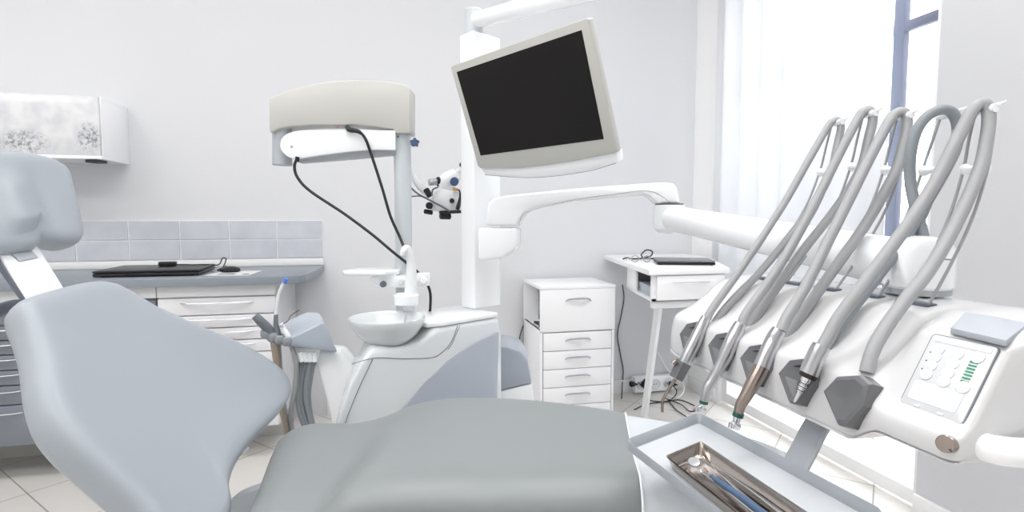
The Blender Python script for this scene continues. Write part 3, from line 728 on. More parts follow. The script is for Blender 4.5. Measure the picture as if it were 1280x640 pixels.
b = new(); prism(b, [HP(366, 190, -.02), HP(494, 182, -.02), HP(494, 193, -.02), HP(440, 198, -.02), HP(372, 203.5, -.02)], -HN * .045, .004); part('inner_beam', b, 'arm_grey', lp)
b = new(); rod(b, HP(364.5, 183.5, .001), HP(364.5, 183.5, .0025), .0045, 14); part('pivot_screw', b, 'seam_soft', lp)
b = new(); rod(b, HP(497.5, 171, -.012), HP(497.5, 171, -.009), .003, 12); part('set_screw', b, 'knob_grey', lp)
b = new(); rod(b, HP(420, 158, -.03), HP(424, 158, -.03), .0035, 10); part('indicator_lamp', b, 'pink_cap', lp)
# lobed knob on a short bar right of the pole
b = new(); kc = HP(519, 178.5, -.03)
lathe(b, [(0, 0), (.010, 0), (.012, .006), (.009, .014), (0, .014)], kc, HN, 20)
for k in range(5):
    a = k * 2 * math.pi / 5 + .3; rod(b, kc + (RIGHT * math.cos(a) + V((0, 0, 1)) * math.sin(a)) * .010, kc + (RIGHT * math.cos(a) + V((0, 0, 1)) * math.sin(a)) * .010 + HN * .012, .0055, 10)
part('star_knob', b, 'blue_knob', lp)
b = new(); rod(b, kc, kc - HN * .02, .006); tube(b, [kc - HN * .02, HP(505, 178.5, -.045)], .006, 8, smooth=False); part('knob_stem', b, 'knob_grey', lp)
# black cords
def cord(label, pts, r, plugpts=None, pr=None):
    t = thing('black_cord', label, 'cord', tuple(pts[0]))
    b = new(); tube(b, pts, r, 8, 6); part('cable', b, 'rubber_black', t)
    if plugpts:
        b = new(); tube(b, plugpts, pr, 10, 4); part('plug', b, 'rubber_black', t)
cord('black cord hanging from the middle of the cream arm housing down to the pole', [HP(449, 164, .01), HP(457, 174, .01), HP(466, 199, .0), HP(478, 236, 0), HP(488, 270, 0), HP(500, 297, .0), HP(506, 312, .02)], .0048, [HP(434, 158.5, .0), HP(437, 162, .012), HP(447, 164, .014), HP(452, 167, .012)], [.008, .0085, .007, .0055])
cord('black cord sweeping from the left end of the folded arm down behind the spout', [HP(371, 199, .0), HP(368, 208, .0), HP(372, 222, 0), HP(388, 239, 0), HP(430, 267, 0), HP(465, 293, .0), HP(490, 314, .0), HP(505, 326, .0), HP(520, 338, .0), HP(533, 354, -.0), HP(538, 368, -.01), HP(537.5, 392, -.03)], .0048, [HP(372, 196, .0), HP(371, 202, .0)], [.007, .007])

# bracket tray on the pole
BT = V((LB.x, LB.y, 0)) + RN * .05
BP = lambda px, py, d=0.: apl(px, py, BT + RN * d, RN)
t = thing('bracket_tray', 'small white bracket tray clamped to the grey pole above the spit bowl', 'tray', tuple(BP(460, 345)))
def hz(px, py, z): return az(px, py, z)
z = BP(460, 345, .05).z
a = BP(426, 342, .04); 
c1 = V((a.x, a.y, z)); rgt = RIGHT; bk = back
b = new(); prism(b, [c1 + rgt * 0 + bk * .02, c1 + rgt * .01, c1 + rgt * .15 - bk * .01, c1 + rgt * .185 + bk * .02, c1 + rgt * .185 + bk * .06, c1 + rgt * .13 + bk * .13, c1 + rgt * .02 + bk * .13], (0, 0, .016), .005, 3); part('plate', b, 'white_plastic', t)
b = new(); prism(b, [BP(462, 347, .03), BP(495, 341, .03), BP(495, 360, .03), BP(478, 359, .03), BP(466, 352, .03)], back * .03, .004); part('bracket', b, 'white_plastic', t)
b = new(); prism(b, [BP(494, 345, .03), BP(509, 345, .03), BP(509, 360, .03), BP(494, 360, .03)], back * .115, .005); part('pole_clamp', b, 'white_plastic', t)
b = new(); kk = BP(479.5, 355, .03); rod(b, kk, kk - back * .012, .0105, 20, .002); part('clamp_knob', b, 'knob_grey', t)
b = new(); kk = BP(502, 352, .03); rod(b, kk, kk - back * .014, .009, 18, .002); part('clamp_screw', b, 'key_white', t)

# ================================================================== MICROSCOPE
MD_ = 2.08
mp = lambda px, py, d=0.: aD(px, py, MD_ + d)
t = thing('microscope', 'small white operating microscope with black knobs between the pole and the column', 'microscope', tuple(mp(558, 250)))
b = new(); prism(b, [mp(*q) for q in ((544, 238), (549, 235), (575, 240), (573, 263), (548, 265), (537, 262), (539, 248))], back * .07, .005, 2); part('optics_body', b, 'white_plastic', t)
b = new(); tube(b, [mp(552, 234, .03), mp(560, 226, .03), mp(571, 217, .035)], [.032, .036, .024], 18, 4); part('tilting_head', b, 'white_plastic', t)
b = new(); rod(b, mp(571, 217, .03), mp(578, 211, .04), .013, 16, .002); rod(b, mp(577, 213, .04), mp(577, 204, .04), .011, 16, .002); tube(b, [mp(577, 210, .04), mp(588, 208, .0), V((.30, 1.93, mp(588, 208).z))], .008, 8, smooth=False); part('suspension_joint', b, 'white_metal', t)
b = new(); rod(b, mp(536, 228, .0), mp(550, 227, .02), .013, 20, .002); part('eyepiece', b, 'satin_steel', t)
b = new(); rod(b, mp(546, 227, .01), mp(550, 227, .016), .018, 20, .003); part('eyepiece_ring', b, 'rubber_black', t)
b = new(); rod(b, mp(568, 227, -.002), mp(568, 227, -.022), .0165, 24, .003); part('focus_knob', b, 'blue_knob', t)
b = new(); rod(b, mp(536.5, 257, .0), mp(536.5, 257, -.03), .0135, 20, .003); part('knob', b, 'rubber_black', t)
b = new(); rod(b, mp(565, 251, .0), mp(565, 251, -.02), .0095, 18, .002); part('knob', b, 'rubber_black', t)
b = new(); rod(b, mp(578, 205, .03), mp(577, 206, .0), .009, 18, .002); part('knob', b, 'rubber_black', t)
b = new(); rod(b, mp(549, 265.5, -.01), mp(577, 264.5, -.01), .0065, 14, .002); rod(b, mp(530, 264, 0), mp(541, 266, 0), .009, 14, .003); part('handle_bar', b, 'rubber_black', t)
b = new(); rod(b, mp(550, 270, .0), mp(563, 270.5, .02), .0125, 18, .003); part('objective', b, 'rubber_black', t)
b = new(); tube(b, [mp(513, 205), mp(517, 220), mp(525, 233), mp(536, 244)], [.007, .010, .014, .010], 12); part('side_arm', b, 'white_metal', t)
b = new(); rod(b, mp(532, 236, -.01), mp(538, 246, -.01), .0115, 14, .003); part('arm_clamp', b, 'rubber_black', t)
b = new(); tube(b, [mp(512, 233, -.02), mp(522, 242, -.02), mp(533, 248, -.02), mp(550, 257, -.02), mp(562, 264, -.02)], .0035, 8); tube(b, [mp(513, 246, -.02), mp(524, 245, -.02), mp(534, 248, -.02)], .0025, 8); tube(b, [mp(540, 245, -.02), mp(541, 237, -.02), mp(548, 234, -.02)], .003, 8)
part('control_cable', b, 'knob_grey', t)
b = new(); tube(b, [mp(569, 237, -.01), mp(574, 238, -.01), mp(575, 246, -.01), mp(573, 258, -.01), mp(571, 262, -.01)], [.003, .003, .004, .008, .006], 10); part('light_guide', b, 'rubber_black', t)
b = new(); rod(b, mp(566, 236, -.012), mp(572, 237, -.012), .006, 12, .001); part('guide_plug', b, 'orange_plug', t)

# ================================================================== ASSISTANT ARM
ad = 1.60
ap = lambda px, py, d=0.: aD(px, py, ad + d)
assist = t = thing('assistant_arm', 'curved white side arm with a grey holder head left of the spit bowl', 'arm', tuple(ap(410, 500)))
b = new(); prism(b, [ap(*q, .03) for q in ((394, 436), (424, 439), (440, 458), (455, 480), (462, 560), (420, 570), (415, 540), (410, 512), (403, 486), (396, 462), (391, 452))], back * .08, .014, 3); part('curved_arm', b, 'white_plastic', t, ang=40)
b = new(); hull(b, [ap(361, 424, -.02), ap(364, 433, -.02), ap(422, 440, -.01), ap(404, 403, -.01), ap(352, 404, .06), ap(370, 396, .07), ap(399, 391, .09), ap(404, 398, .08), ap(418, 436, .08), ap(368, 431, .07)], .004, 2)
plabel(part('holder_cover', b, 'panel_blue', t), 'blue-grey holder cover')
b = new(); hull(b, [ap(370, 397, .065), ap(384, 391.3, .085), ap(397, 391.8, .085), ap(400, 396, .07), ap(366, 412, .03), ap(364, 408, .045)], .002)
bmesh.ops.translate(b, verts=b.verts, vec=(0, 0, .003)); part('top_pad', b, 'arm_grey', t)
b = new(); hull(b, [ap(369, 434, .01), ap(400, 436, .01), ap(374, 450, .01), ap(382, 453, .01), ap(396, 452, .01), ap(369, 434, .06), ap(404, 436, .06), ap(376, 452, .06), ap(398, 452, .06)], .004)
for k in range(4): tube(b, [ap(375 + 6 * k, 440, .008), ap(378 + 5.2 * k, 452, .008)], .0075, 8, smooth=False)
part('hose_outlet', b, 'white_plastic', t)
for (hx, hy) in ((334, 417), (342, 421), (351, 424), (360, 426)):
    c_ = ap(hx, hy, -.01); b = new()
    tube(b, [c_ + V((.012 * math.cos(a), .012 * math.sin(a), 0)) for a in [R(q_) for q_ in range(20, 345, 25)]], .007, 10, 3, flat=1.0)
    bmesh.ops.scale(b, vec=(1, 1, 2.0), verts=b.verts, space=Matrix.Translation(-c_))
    part('holder_ring', b, 'grey_rubber', t)
b = new(); tube(b, [ap(330, 419, .005), ap(342, 424, .01), ap(356, 428, .015), ap(368, 430, .03)], .009, 10); part('holder_bar', b, 'grey_rubber', t)
# instruments in the rings
t = thing('suction_tool', 'fat grey suction handle tilted left in the leftmost ring of the holder', 'suction handle', tuple(ap(330, 405)))
b = new(); tube(b, [ap(319, 394.5, -.03), ap(326, 402, -.025), ap(334, 410, -.015), ap(341, 419, -.01), ap(344, 430, -.01)], [.0115, .0135, .014, .0135, .011], 18); part('grip', b, 'grey_rubber_dark', t)
b = new(); tube(b, [ap(343, 427, -.01), ap(345, 440, -.01), ap(347, 456, -.01), ap(350, 480, -.01), ap(351, 505, -.01), ap(356, 530, -.01), ap(362, 560, .0)], [.012, .012, .011, .009, .008, .008, .008], 14); part('hose', b, 'hose_brown', t)
t = thing('saliva_ejector', 'thin white saliva ejector tube with blue tip standing up in the holder', 'suction tube', tuple(ap(347, 400)))
b = new(); tube(b, [ap(345, 393, -.01), ap(345, 405, -.01), ap(347, 416, -.01), ap(349, 430, -.01)], [.006, .007, .009, .009], 12); part('grip', b, 'grey_rubber_dark', t)
b = new(); tube(b, [ap(345, 394, -.01), ap(346, 380, -.01), ap(349, 366, -.01), ap(353, 357, -.01), ap(355, 353, -.01)], .0045, 10); part('tube', b, 'key_white', t)
b = new(); rod(b, ap(355, 354, -.01), ap(358, 348, -.01), .006, 12, .001); part('tip', b, 'blue_tip', t)
b = new(); tube(b, [ap(348, 428, .0), ap(349, 445, .0), ap(351, 470, .01), ap(354, 500, .01), ap(360, 540, .01), ap(368, 570, .02)], .0075, 12); part('hose', b, 'hose_grey', t)
t = thing('air_water_syringe', 'white and steel syringe with thin bent nozzle in the holder beside the blue-grey cover', 'syringe', tuple(ap(358, 415)))
b = new(); tube(b, [ap(351, 404, -.01), ap(355, 412, -.01), ap(360, 420, -.01), ap(364, 432, -.005)], [.007, .0085, .0085, .007], 12); part('grip', b, 'white_metal', t)
b = new(); tube(b, [ap(353, 405, -.01), ap(360, 401, -.01), ap(364, 394, -.01), ap(374, 387.5, -.01)], .0018, 8); part('nozzle', b, 'bronze_steel', t)
b = new(); box(b, ap(352, 407, -.02) - V((.005, .004, .004)), ap(352, 407, -.02) + V((.005, .004, .004)), .001); part('button', b, 'chrome', t)
b = new(); tube(b, [ap(364, 431, .0), ap(368, 444, .0), ap(370.5, 460, .0), ap(369, 485, .01), ap(364.5, 510, .01), ap(364, 530, .01), ap(372, 570, .02)], .0075, 12); part('hose', b, 'hose_grey', t)
hs = [((378, 450), (374, 470), (373, 495), (376, 518), (384, 540), (396, 575)), ((384, 451), (378, 475), (377, 500), (381, 520), (389, 540), (400, 575)), ((388, 451), (384, 475), (383, 498), (388, 522), (394, 542), (404, 575)), ((393, 452), (389, 470), (386, 492), (388, 515), (393, 538), (402, 575))]
dsc = ['leftmost', 'second from left', 'third from left', 'rightmost']
for i, h_ in enumerate(hs):
    b = new(); tube(b, [ap(px, py, .02 + .006 * (i % 2)) for px, py in h_], (.009, .010, .009, .0065)[i], 12)
    part('suction_hose', b, 'hose_dark' if i != 3 else 'grey_rubber', assist)

# ================================================================== DENTAL CHAIR
CA = R(-20); CL = V((math.cos(CA), math.sin(CA), 0)); CW = V((-math.sin(CA), math.cos(CA), 0)); CH = V((-.342, 1.26, .611)); KC = .9
BE = R(50); BA = -CL * math.cos(BE) + V((0, 0, math.sin(BE))); BN = CL * math.sin(BE) + V((0, 0, math.cos(BE)))
chair = thing('dental_chair', 'large pale blue-grey dental chair reclined across the foreground', 'dental chair', (CH.x + .2, CH.y, 0))
BP_ = lambda px, py, d=0.: apl(px, py, CH + BN * d, BN)
def to_w(u_, v_, d=0.): return CH + (BA * u_ + CW * v_ + BN * d) * KC
def from_w(p): q_ = (p - CH) / KC; return (q_.dot(BA), q_.dot(CW))
def cushion(bm, outline2, th, mk, dish=0., rim=.04, inner=9, bulge=None, ins=1.):
    """padded cushion: closed outline (2-D), edges rolled over thickness th, optional dish"""
    pts = spline([V((p[0], p[1], 0)) for p in outline2], 5, True)
    n = len(pts); c = sum(pts, V()) / n
    area_ = sum(pts[i].x * pts[(i + 1) % n].y - pts[(i + 1) % n].x * pts[i].y for i in range(n))
    sg = 1 if area_ > 0 else -1
    nr = []
    for i in range(n):
        d = pts[(i + 3) % n] - pts[i - 3]; nr.append(V((d.y, -d.x, 0)).normalized() * sg)
    rings = []
    prof = [(.060, -th), (.03, -th), (.012, -th * .93), (.003, -th * .78), (0, -th * .55), (.001, -th * .33), (.006, -th * .16), (.015, -th * .06), (.028, -th * .012), (.045, 0)]
    for ins_, h_ in prof:
        q2 = [c + (pts[i] - c) * (1 - ins_ * ins / max(.05, (pts[i] - c).length)) for i in range(n)]
        rings.append([mk(q.x, q.y, h_) for q in q2])
    base = q2
    for k in range(1, inner + 1):
        t_ = 1 - k / (inner + .6)
        row = []
        for p in base:
            q_ = c + (p - c) * t_; e = 1 - t_
            h_ = -dish * (1 - (1 - min(1, e * 1.3)) ** 2)
            if bulge: h_ += bulge(q_.x, q_.y) * min(1, e * 2)
            row.append(mk(q_.x, q_.y, h_))
        rings.append(row)
    return loft(bm, rings)
bo = [(17, 390), (24, 377), (58, 366), (100, 356), (128, 355), (150, 363), (190, 386), (240, 408), (290, 430), (325, 449), (350, 468), (361, 488), (352, 512), (326, 541), (303, 567), (288, 592), (281, 618), (283, 650), (255, 690), (205, 682), (155, 634), (105, 590), (73, 560), (52, 530), (41, 495), (35, 450), (26, 415)]
b = new(); cushion(b, [from_w(BP_(*q)) for q in bo], .085, lambda u_, v_, h_: to_w(u_, v_, h_ + .03), dish=.012)
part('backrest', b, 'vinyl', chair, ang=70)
# shell behind the backrest
b = new(); loft(b, [[to_w(u_, v_, d) for u_, v_ in ((.02, -.16), (.02, .16), (.3, .18), (.54, .12), (.54, -.12), (.3, -.18))] for d in (-.085, -.053)]); part('backrest_shell', b, 'white_plastic', chair)
# headrest on its flat bar
hc = to_w(.795, .01)
ho = [(-.11, -.15), (-.13, -.09), (-.135, -.02), (-.105, .02), (-.10, .07), (-.108, .115), (-.085, .142), (-.03, .135), (.04, .105), (.088, .075), (.105, .0), (.10, -.09), (.06, -.15), (-.03, -.165)]
HX = V((math.cos(R(-24)), math.sin(R(-24)), 0))
# headrest frame: faces more upright than the backrest, its wing toward the wall
HT = R(65); HAa = -CL * math.cos(HT) + V((0, 0, math.sin(HT))); HNn = CL * math.sin(HT) + V((0, 0, math.cos(HT)))
HC = aD(26, 253, 1.197)
HPp = lambda px, py: apl(px, py, HC, HNn)
hpx = [(-60, 200), (-30, 192), (5, 189), (34, 191), (66, 199), (84, 212), (93, 240), (100, 268), (104, 290), (99, 303), (82, 307), (62, 304), (50, 303), (40, 313), (10, 317), (-20, 318), (-50, 312), (-72, 290), (-75, 240)]
def hfw(p): q_ = (p - HC) / KC; return (q_.dot(HAa), q_.dot(CW))
def hbul(u_, v_): return .018 * math.exp(-((v_ + .02) / .07) ** 2) - .012 * math.exp(-((v_ - .06) / .03) ** 2)
b = new(); cushion(b, [hfw(HPp(*q)) for q in hpx], .075, lambda u_, v_, h_: HC + (HAa * u_ + CW * v_ + HNn * (h_ + .02)) * KC, inner=12, bulge=lambda u_, v_: .020 * math.exp(-((v_ + .03) / .05) ** 2) - .006 * math.exp(-((v_ - .04) / .025) ** 2))
part('headrest', b, 'vinyl', chair, ang=70)
bd = -.018
barq = [BP_(*q, bd) for q in ((-12, 300), (47, 306), (92, 378), (46, 392))]
b = new(); prism(b, barq, -BN * .016, .004, 2); part('headrest_bar', b, 'white_metal', chair)
b = new(); prism(b, [BP_(*q, bd + .001) for q in ((14, 318), (36, 311), (47, 322), (24, 327))], BN * .002, .0005); part('bar_slider', b, 'arm_grey', chair)
b = new(); prism(b, [BP_(*q, bd - .004) for q in ((-12, 303), (-14, 309), (40, 386), (47, 386), (43, 378))], -BN * .012, .001); part('bar_edge', b, 'knob_grey', chair)
# armrest end behind the shoulder
b = new(); tube(b, [aD(-30, 394, 1.17), aD(-8, 390, 1.17), aD(6, 385, 1.18), aD(20, 380, 1.20), aD(40, 379, 1.22)], [.016, .018, .017, .013, .010], 14, flat=.8, ref=(0, 0, 1)); part('armrest', b, 'knob_grey', chair)

# seat and leg rest: cross-sections along the chair
ST = [(-.02, .535, .24, .25), (.02, .562, .255, .265), (.08, .580, .265, .27), (.15, .583, .27, .275), (.22, .588, .275, .275), (.30, .610, .275, .275), (.38, .645, .275, .275), (.46, .665, .27, .275), (.56, .674, .265, .275), (.68, .676, .255, .27), (.80, .672, .232, .262), (.90, .666, .205, .25), (.955, .660, .19, .243)]
def section(s_, z_, wn, wf, th=.115, rr=.05, dish=.012, N=10):
    """closed ring in the plane s_ = const: top from near edge to far edge, then underside"""
    ring = []
    def P(w_, zz_):
        f_ = max(0., 1 - max(0., s_ + .04) / .45)
        zz_ += -.010 * math.exp(-((s_ - .27 - .12 * max(0, w_)) / .05) ** 2) * min(1, max(0, .16 - w_) / .1) * min(1, max(0, w_ + .27) / .06)
        return V((CH.x, CH.y, CH.z + (zz_ - .55) * KC)) + (CL * (s_ + (.26 - w_) * .42 * f_) + CW * w_) * KC
    for k in range(9):
        a = math.pi - k * (math.pi / 2) / 8; ring.append(P(-wn + rr * 1.5 + rr * 1.5 * math.cos(a), z_ - rr + rr * math.sin(a)))
    for k in range(1, N):
        t_ = k / N; w_ = (-wn + rr * 1.5) * (1 - t_) + (wf - rr) * t_; ring.append(P(w_, z_ - dish * math.sin(t_ * math.pi)))
    for k in range(9):
        a = math.pi / 2 - k * (math.pi / 2) / 8; ring.append(P(wf - rr + rr * math.cos(a), z_ - rr + rr * math.sin(a)))
    ring.append(P(wf - .01, z_ - th * .8)); ring.append(P(wf - .04, z_ - th)); ring.append(P(-wn + .04, z_ - th)); ring.append(P(-wn + .01, z_ - th * .8))
    return ring
def interp(tab, m=5):
    P = spline([V((a, b2, c)) for a, b2, c, d in tab], m); Q = spline([V((a, d, 0)) for a, b2, c, d in tab], m)
    return [(p.x, p.y, p.z, q.y) for p, q in zip(P, Q)]
rings = []
def curl(k):  # rounded near end at the hips
    return k
s0 = ST[0]
for f_, dz_, dw_ in ((0, .10, .10), (.0, .075, .05), (.004, .045, .022), (.012, .02, .008)):
    rings.append(section(-.045 + f_ * 1.0, .52 - dz_ * .55, .235 - dw_, .245 - dw_, th=.115 - dz_ * .9, rr=.03 if dz_ > .05 else .045, dish=0))
for a, b2, c, d in interp(ST): rings.append(section(a, b2, c, d))
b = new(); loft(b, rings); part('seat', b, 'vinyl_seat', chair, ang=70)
b = new(); rr_ = [section(a, b2, c, d, th=.10) for a, b2, c, d in interp([(.957, .656, .200, .240), (1.02, .652, .195, .232), (1.15, .640, .185, .22), (1.27, .62, .175, .205), (1.33, .60, .16, .19)], 4)]
loft(b, rr_); plabel(part('foot_cover', b, 'foot_cover', chair, ang=70), 'pale glossy foot cover at the foot end')
b = new(); q_ = [section(.9555, .662, .204, .242, th=.118)[k] for k in range(0, 27)]; tube(b, q_, .0022, 6, smooth=False); part('cover_edge', b, 'white_plastic', chair)
# hinge housing, under-frame and pedestal
def CP(s_, w_, z_): return V((CH.x, CH.y, z_ if z_ < .3 else CH.z + (z_ - .55) * KC)) + (CL * s_ + CW * w_) * KC
for w_ in (-.16, .06):
    b = new(); prism(b, [CP(-.08, w_, .36), CP(-.05, w_, .44), CP(.03, w_, .475), CP(.14, w_, .46), CP(.18, w_, .36)], CW * .05, .012)
    part('hinge_housing', b, 'arm_grey', chair)
b = new(); hull(b, [CP(s_, w_, z_) for s_, w_, z_ in ((.12, -.15, .40), (.08, .15, .40), (.14, -.15, .46), (.10, .15, .46), (.9, -.12, .54), (.9, .12, .54), (.9, -.12, .50), (.9, .12, .50), (.3, .15, .38), (.3, -.15, .38))], .01); part('under_frame', b, 'white_plastic', chair)
b = new(); hull(b, [CP(s_, w_, z_) for s_, w_, z_ in ((.05, -.10, .40), (.05, .10, .40), (.35, -.10, .40), (.35, .10, .40), (.12, -.10, .06), (.12, .10, .06), (.45, -.10, .06), (.45, .10, .06))], .012); part('lift_column', b, 'white_plastic', chair)
b = new(); prism(b, [CP(-.12, -.2, 0), CP(.85, -.16, 0), CP(.92, 0, 0), CP(.85, .16, 0), CP(-.12, .2, 0)], (0, 0, .06), .02, 3); part('base_plate', b, 'arm_grey', chair)

# ================================================================== INSTRUMENT CONSOLE
PA = [(.602, .868), (.591, .872), (.587, .880), (.587, .905), (.592, .935), (.598, .949), (.612, .958), (.642, .972), (.674, .995), (.702, 1.019), (.735, 1.032), (.790, 1.038), (.855, 1.034), (.890, 1.005), (.885, .935), (.84, .885), (.76, .868)]
PB = [(.604, .894), (.591, .896), (.586, .900), (.585, .912), (.587, .921), (.592, .927), (.606, .942), (.628, .980), (.645, 1.010), (.655, 1.020), (.690, 1.030), (.780, 1.038), (.850, 1.036), (.900, 1.005), (.905, .95), (.88, .905), (.80, .886)]
def prof_at(y):
    # y from near end .45 to far end 1.06
    t_ = min(1, max(0, (y - .535) / .05)); t_ = t_ * t_ * (3 - 2 * t_)
    return [V((a[0] * t_ + b2[0] * (1 - t_), y, a[1] * t_ + b2[1] * (1 - t_))) for a, b2 in zip(PA, PB)]
def ringc(y, sh=0.):
    P = prof_at(y); c = sum(P, V()) / len(P)
    Q = [c + (p - c) * (1 - sh) for p in P]
    for q_ in Q: q_.y = y
    out = []
    n = len(Q)
    return spline(Q, 4, True)
con = thing('instrument_console', 'white instrument console with keypad and five holder pads on the right', 'console', (.72, .75, .87))
rg_ = [ringc(.442, .10), ringc(.444, .045), ringc(.449, .015), ringc(.458, 0)] + [ringc(y) for y in (.48, .50, .53, .5375, .545, .5525, .56, .5675, .575, .5825, .59, .60, .65, .75, .85, .95, 1.0)] + [ringc(1.03, .01), ringc(1.05, .04), ringc(1.062, .10), ringc(1.066, .18)]
b = new(); loft(b, rg_); part('housing', b, 'console_white', con, ang=60)
# front face plane helper: project photo points on the sloped face
FA, FB = V((.5845, 0, .901)), V((.6005, 0, .949))
fd = (FB - FA).normalized(); FNn = V((-fd.z, 0, fd.x))
def face_pt(y, s_, d=0.): return V((FA.x, y, FA.z)) + fd * (s_ * .86) + FNn * (d + .002)
pady = [.957, .856, .762, .669, .581]
for i, y in enumerate(pady):
    b = new(); w_ = .036
    outer = [(w_, .022), (.022, .052), (-.012, .066), (-.030, .058), (-w_ * .9, .024), (-.016, -.014), (-.002, -.018)]
    inn = [(a * .82, .022 + (c - .022) * .82) for a, c in outer]
    rings_ = [[face_pt(y + a, c, -.014) for a, c in outer], [face_pt(y + a, c, .008) for a, c in outer], [face_pt(y + a * .93, .022 + (c - .022) * .93, .012) for a, c in outer]]
    if i < 4:
        rings_ += [[face_pt(y + a * .72 - .004, .022 + (c - .022) * .72, .0105) for a, c in outer], [face_pt(y + a * .18 - .004, .022 + (c - .022) * .78, .004) for a, c in outer]]
    else:
        rings_ += [[face_pt(y + a * .78, .022 + (c - .022) * .78, .0145) for a, c in outer], [face_pt(y + a * .5 + .002, .022 + (c - .022) * .5, .013) for a, c in outer], [face_pt(y + a * .1 + .002, .022 + (c - .022) * .1, .011) for a, c in outer]]
    loft(b, rings_); part('holder_pad', b, 'pad_grey', con, ang=26)
# slots the spring rods rise from
sly = [.974, .883, .800, .716, .634]
for y in sly:
    b = new(); box(b, (.742, y - .024, 1.026), (.760, y + .024, 1.0385), .003); part('rod_slot', b, 'knob_grey', con)
# keypad
KP = [V((.6525, .583, 1.0185)), V((.6525, .496, 1.0185))]
kd = V((-.042, 0, -.075)).normalized(); kn = V((-.075, 0, .042)).normalized()
K0 = ax(1168, 419, .6495); K1 = ax(1250, 435, .6495)
K0.z = K1.z = (K0.z + K1.z) / 2
kx = (K1 - K0); kl = .094
kd = V((-(.65 - .608), 0, -(1.017 - .942))).normalized(); kn = V((kd.z, 0, -kd.x))
def KPt(a, c, d=0.): return K0 + kx * a + kd * (c * kl) + kn * (d)
def kprism(bm, pts, d0, th, bev=0.): prism(bm, [KPt(a, c, d0) for a, c in pts], kn * th, bev, 2)
def rr_pts(x0_, y0_, x1_, y1_, r_):
    w2, h2 = (x1_ - x0_), (y1_ - y0_); asp = kx.length / kl; out = []
    for (px, py) in rrect(w2, h2 / asp, r_, 4): out.append(((x0_ + x1_) / 2 + px, (y0_ + y1_) / 2 + py * asp))
    return out
b = new(); kprism(b, rr_pts(-.018, -.012, 1.018, 1.012, .07), -.004, .0052); kp0 = part('keypad_frame', b, 'seam', con)
b = new(); kprism(b, rr_pts(0, 0, 1, 1, .06), -.003, .0050, .0005); kp = part('keypad', b, 'key_pad', con)
kb = lambda name, m, pts, th: part(name, (lambda bb: (kprism(bb, pts, .0018, th), bb)[1])(new()), m, kp)
kb('display', 'key_soft', rr_pts(.08, .64, .86, .90, .04), .0008)
kb('header', 'key_soft', rr_pts(.08, .03, .94, .09, .02), .0007)
for c_ in (.18, .30, .42, .54): 
    b = new(); lathe(b, [(.0075, 0), (.0072, .0012), (.004, .0018), (0, .002)], KPt(.20, c_ , .0020), kn, 20); part('key', b, 'key_soft', kp)
for c_ in (.19, .32, .45, .57):
    b = new(); lathe(b, [(.0075, 0), (.0072, .0012), (.004, .0018), (0, .002)], KPt(.50, c_, .0020), kn, 20); part('key', b, 'key_soft', kp)
for c_ in (.17, .57):
    b = new(); lathe(b, [(.0075, 0), (.0072, .0012), (.004, .0018), (0, .002)], KPt(.80, c_, .0020), kn, 20); part('key', b, 'key_soft', kp)
for k in range(7): kb('green_bar', 'led_green', [(.72, .235 + .042 * k), (.84, .235 + .042 * k), (.84, .255 + .042 * k), (.72, .255 + .042 * k)], .0008)
for c_ in (.24, .36, .48): kb('pilot_dot', 'dark_edge', rr_pts(.085, c_, .105, c_ + .015, .008), .0008)
for a_ in (.24, .62): kb('tab', 'key_soft', rr_pts(a_, .945, a_ + .10, .975, .015), .0012)
b = new(); rn_ = V((-.10, 0, 1)).normalized(); rp_ = V((.69, 0, 1.0318))
q_ = [apl(*p, rp_, rn_) for p in ((1207, 390), (1286, 405), (1258, 427), (1188, 411))]
prism(b, [p - rn_ * .006 for p in q_], rn_ * .0075, .0012, 2); plabel(part('rest_pad', b, 'rest_grey', con), 'blue-grey pad on top of the console')
# metal button on the front lip, oval on the end, end handle
b = new(); p_ = ax(1183, 555, .583); lathe(b, [(.0095, -.010), (.0095, .002), (.0085, .003), (0, .0033)], p_, (-1, -.3, .25), 28); part('steel_button', b, 'bronze_steel', con)
b = new()
for a in (R(35), R(215)): q_ = p_ + V((-.0005, math.cos(a) * .0075, math.sin(a) * .0075)); lathe(b, [(.0016, 0), (.0016, .0022), (0, .0022)], q_, (-1, 0, 0), 8)
part('button_notch', b, 'dark_edge', con)
b = new(); p_ = ay(1272, 490, .444); lathe(b, [(.013, -.004), (.013, .001), (0, .0015)], p_, (0, -1, 0), 28); part('end_port', b, 'knob_grey', con)
b = new(); P = [V((.67, .475, .916)), V((.632, .458, .914)), V((.628, .437, .913)), V((.66, .42, .913)), V((.75, .42, .914)), V((.82, .47, .916))]
tube(b, P, .0155, 16); part('handle', b, 'white_plastic', con)
b = new()
for y in (.63, .7, .76): rod(b, (.64, y, .862), (.64, y, .869), .004, 10)
part('under_screw', b, 'dark_edge', con)

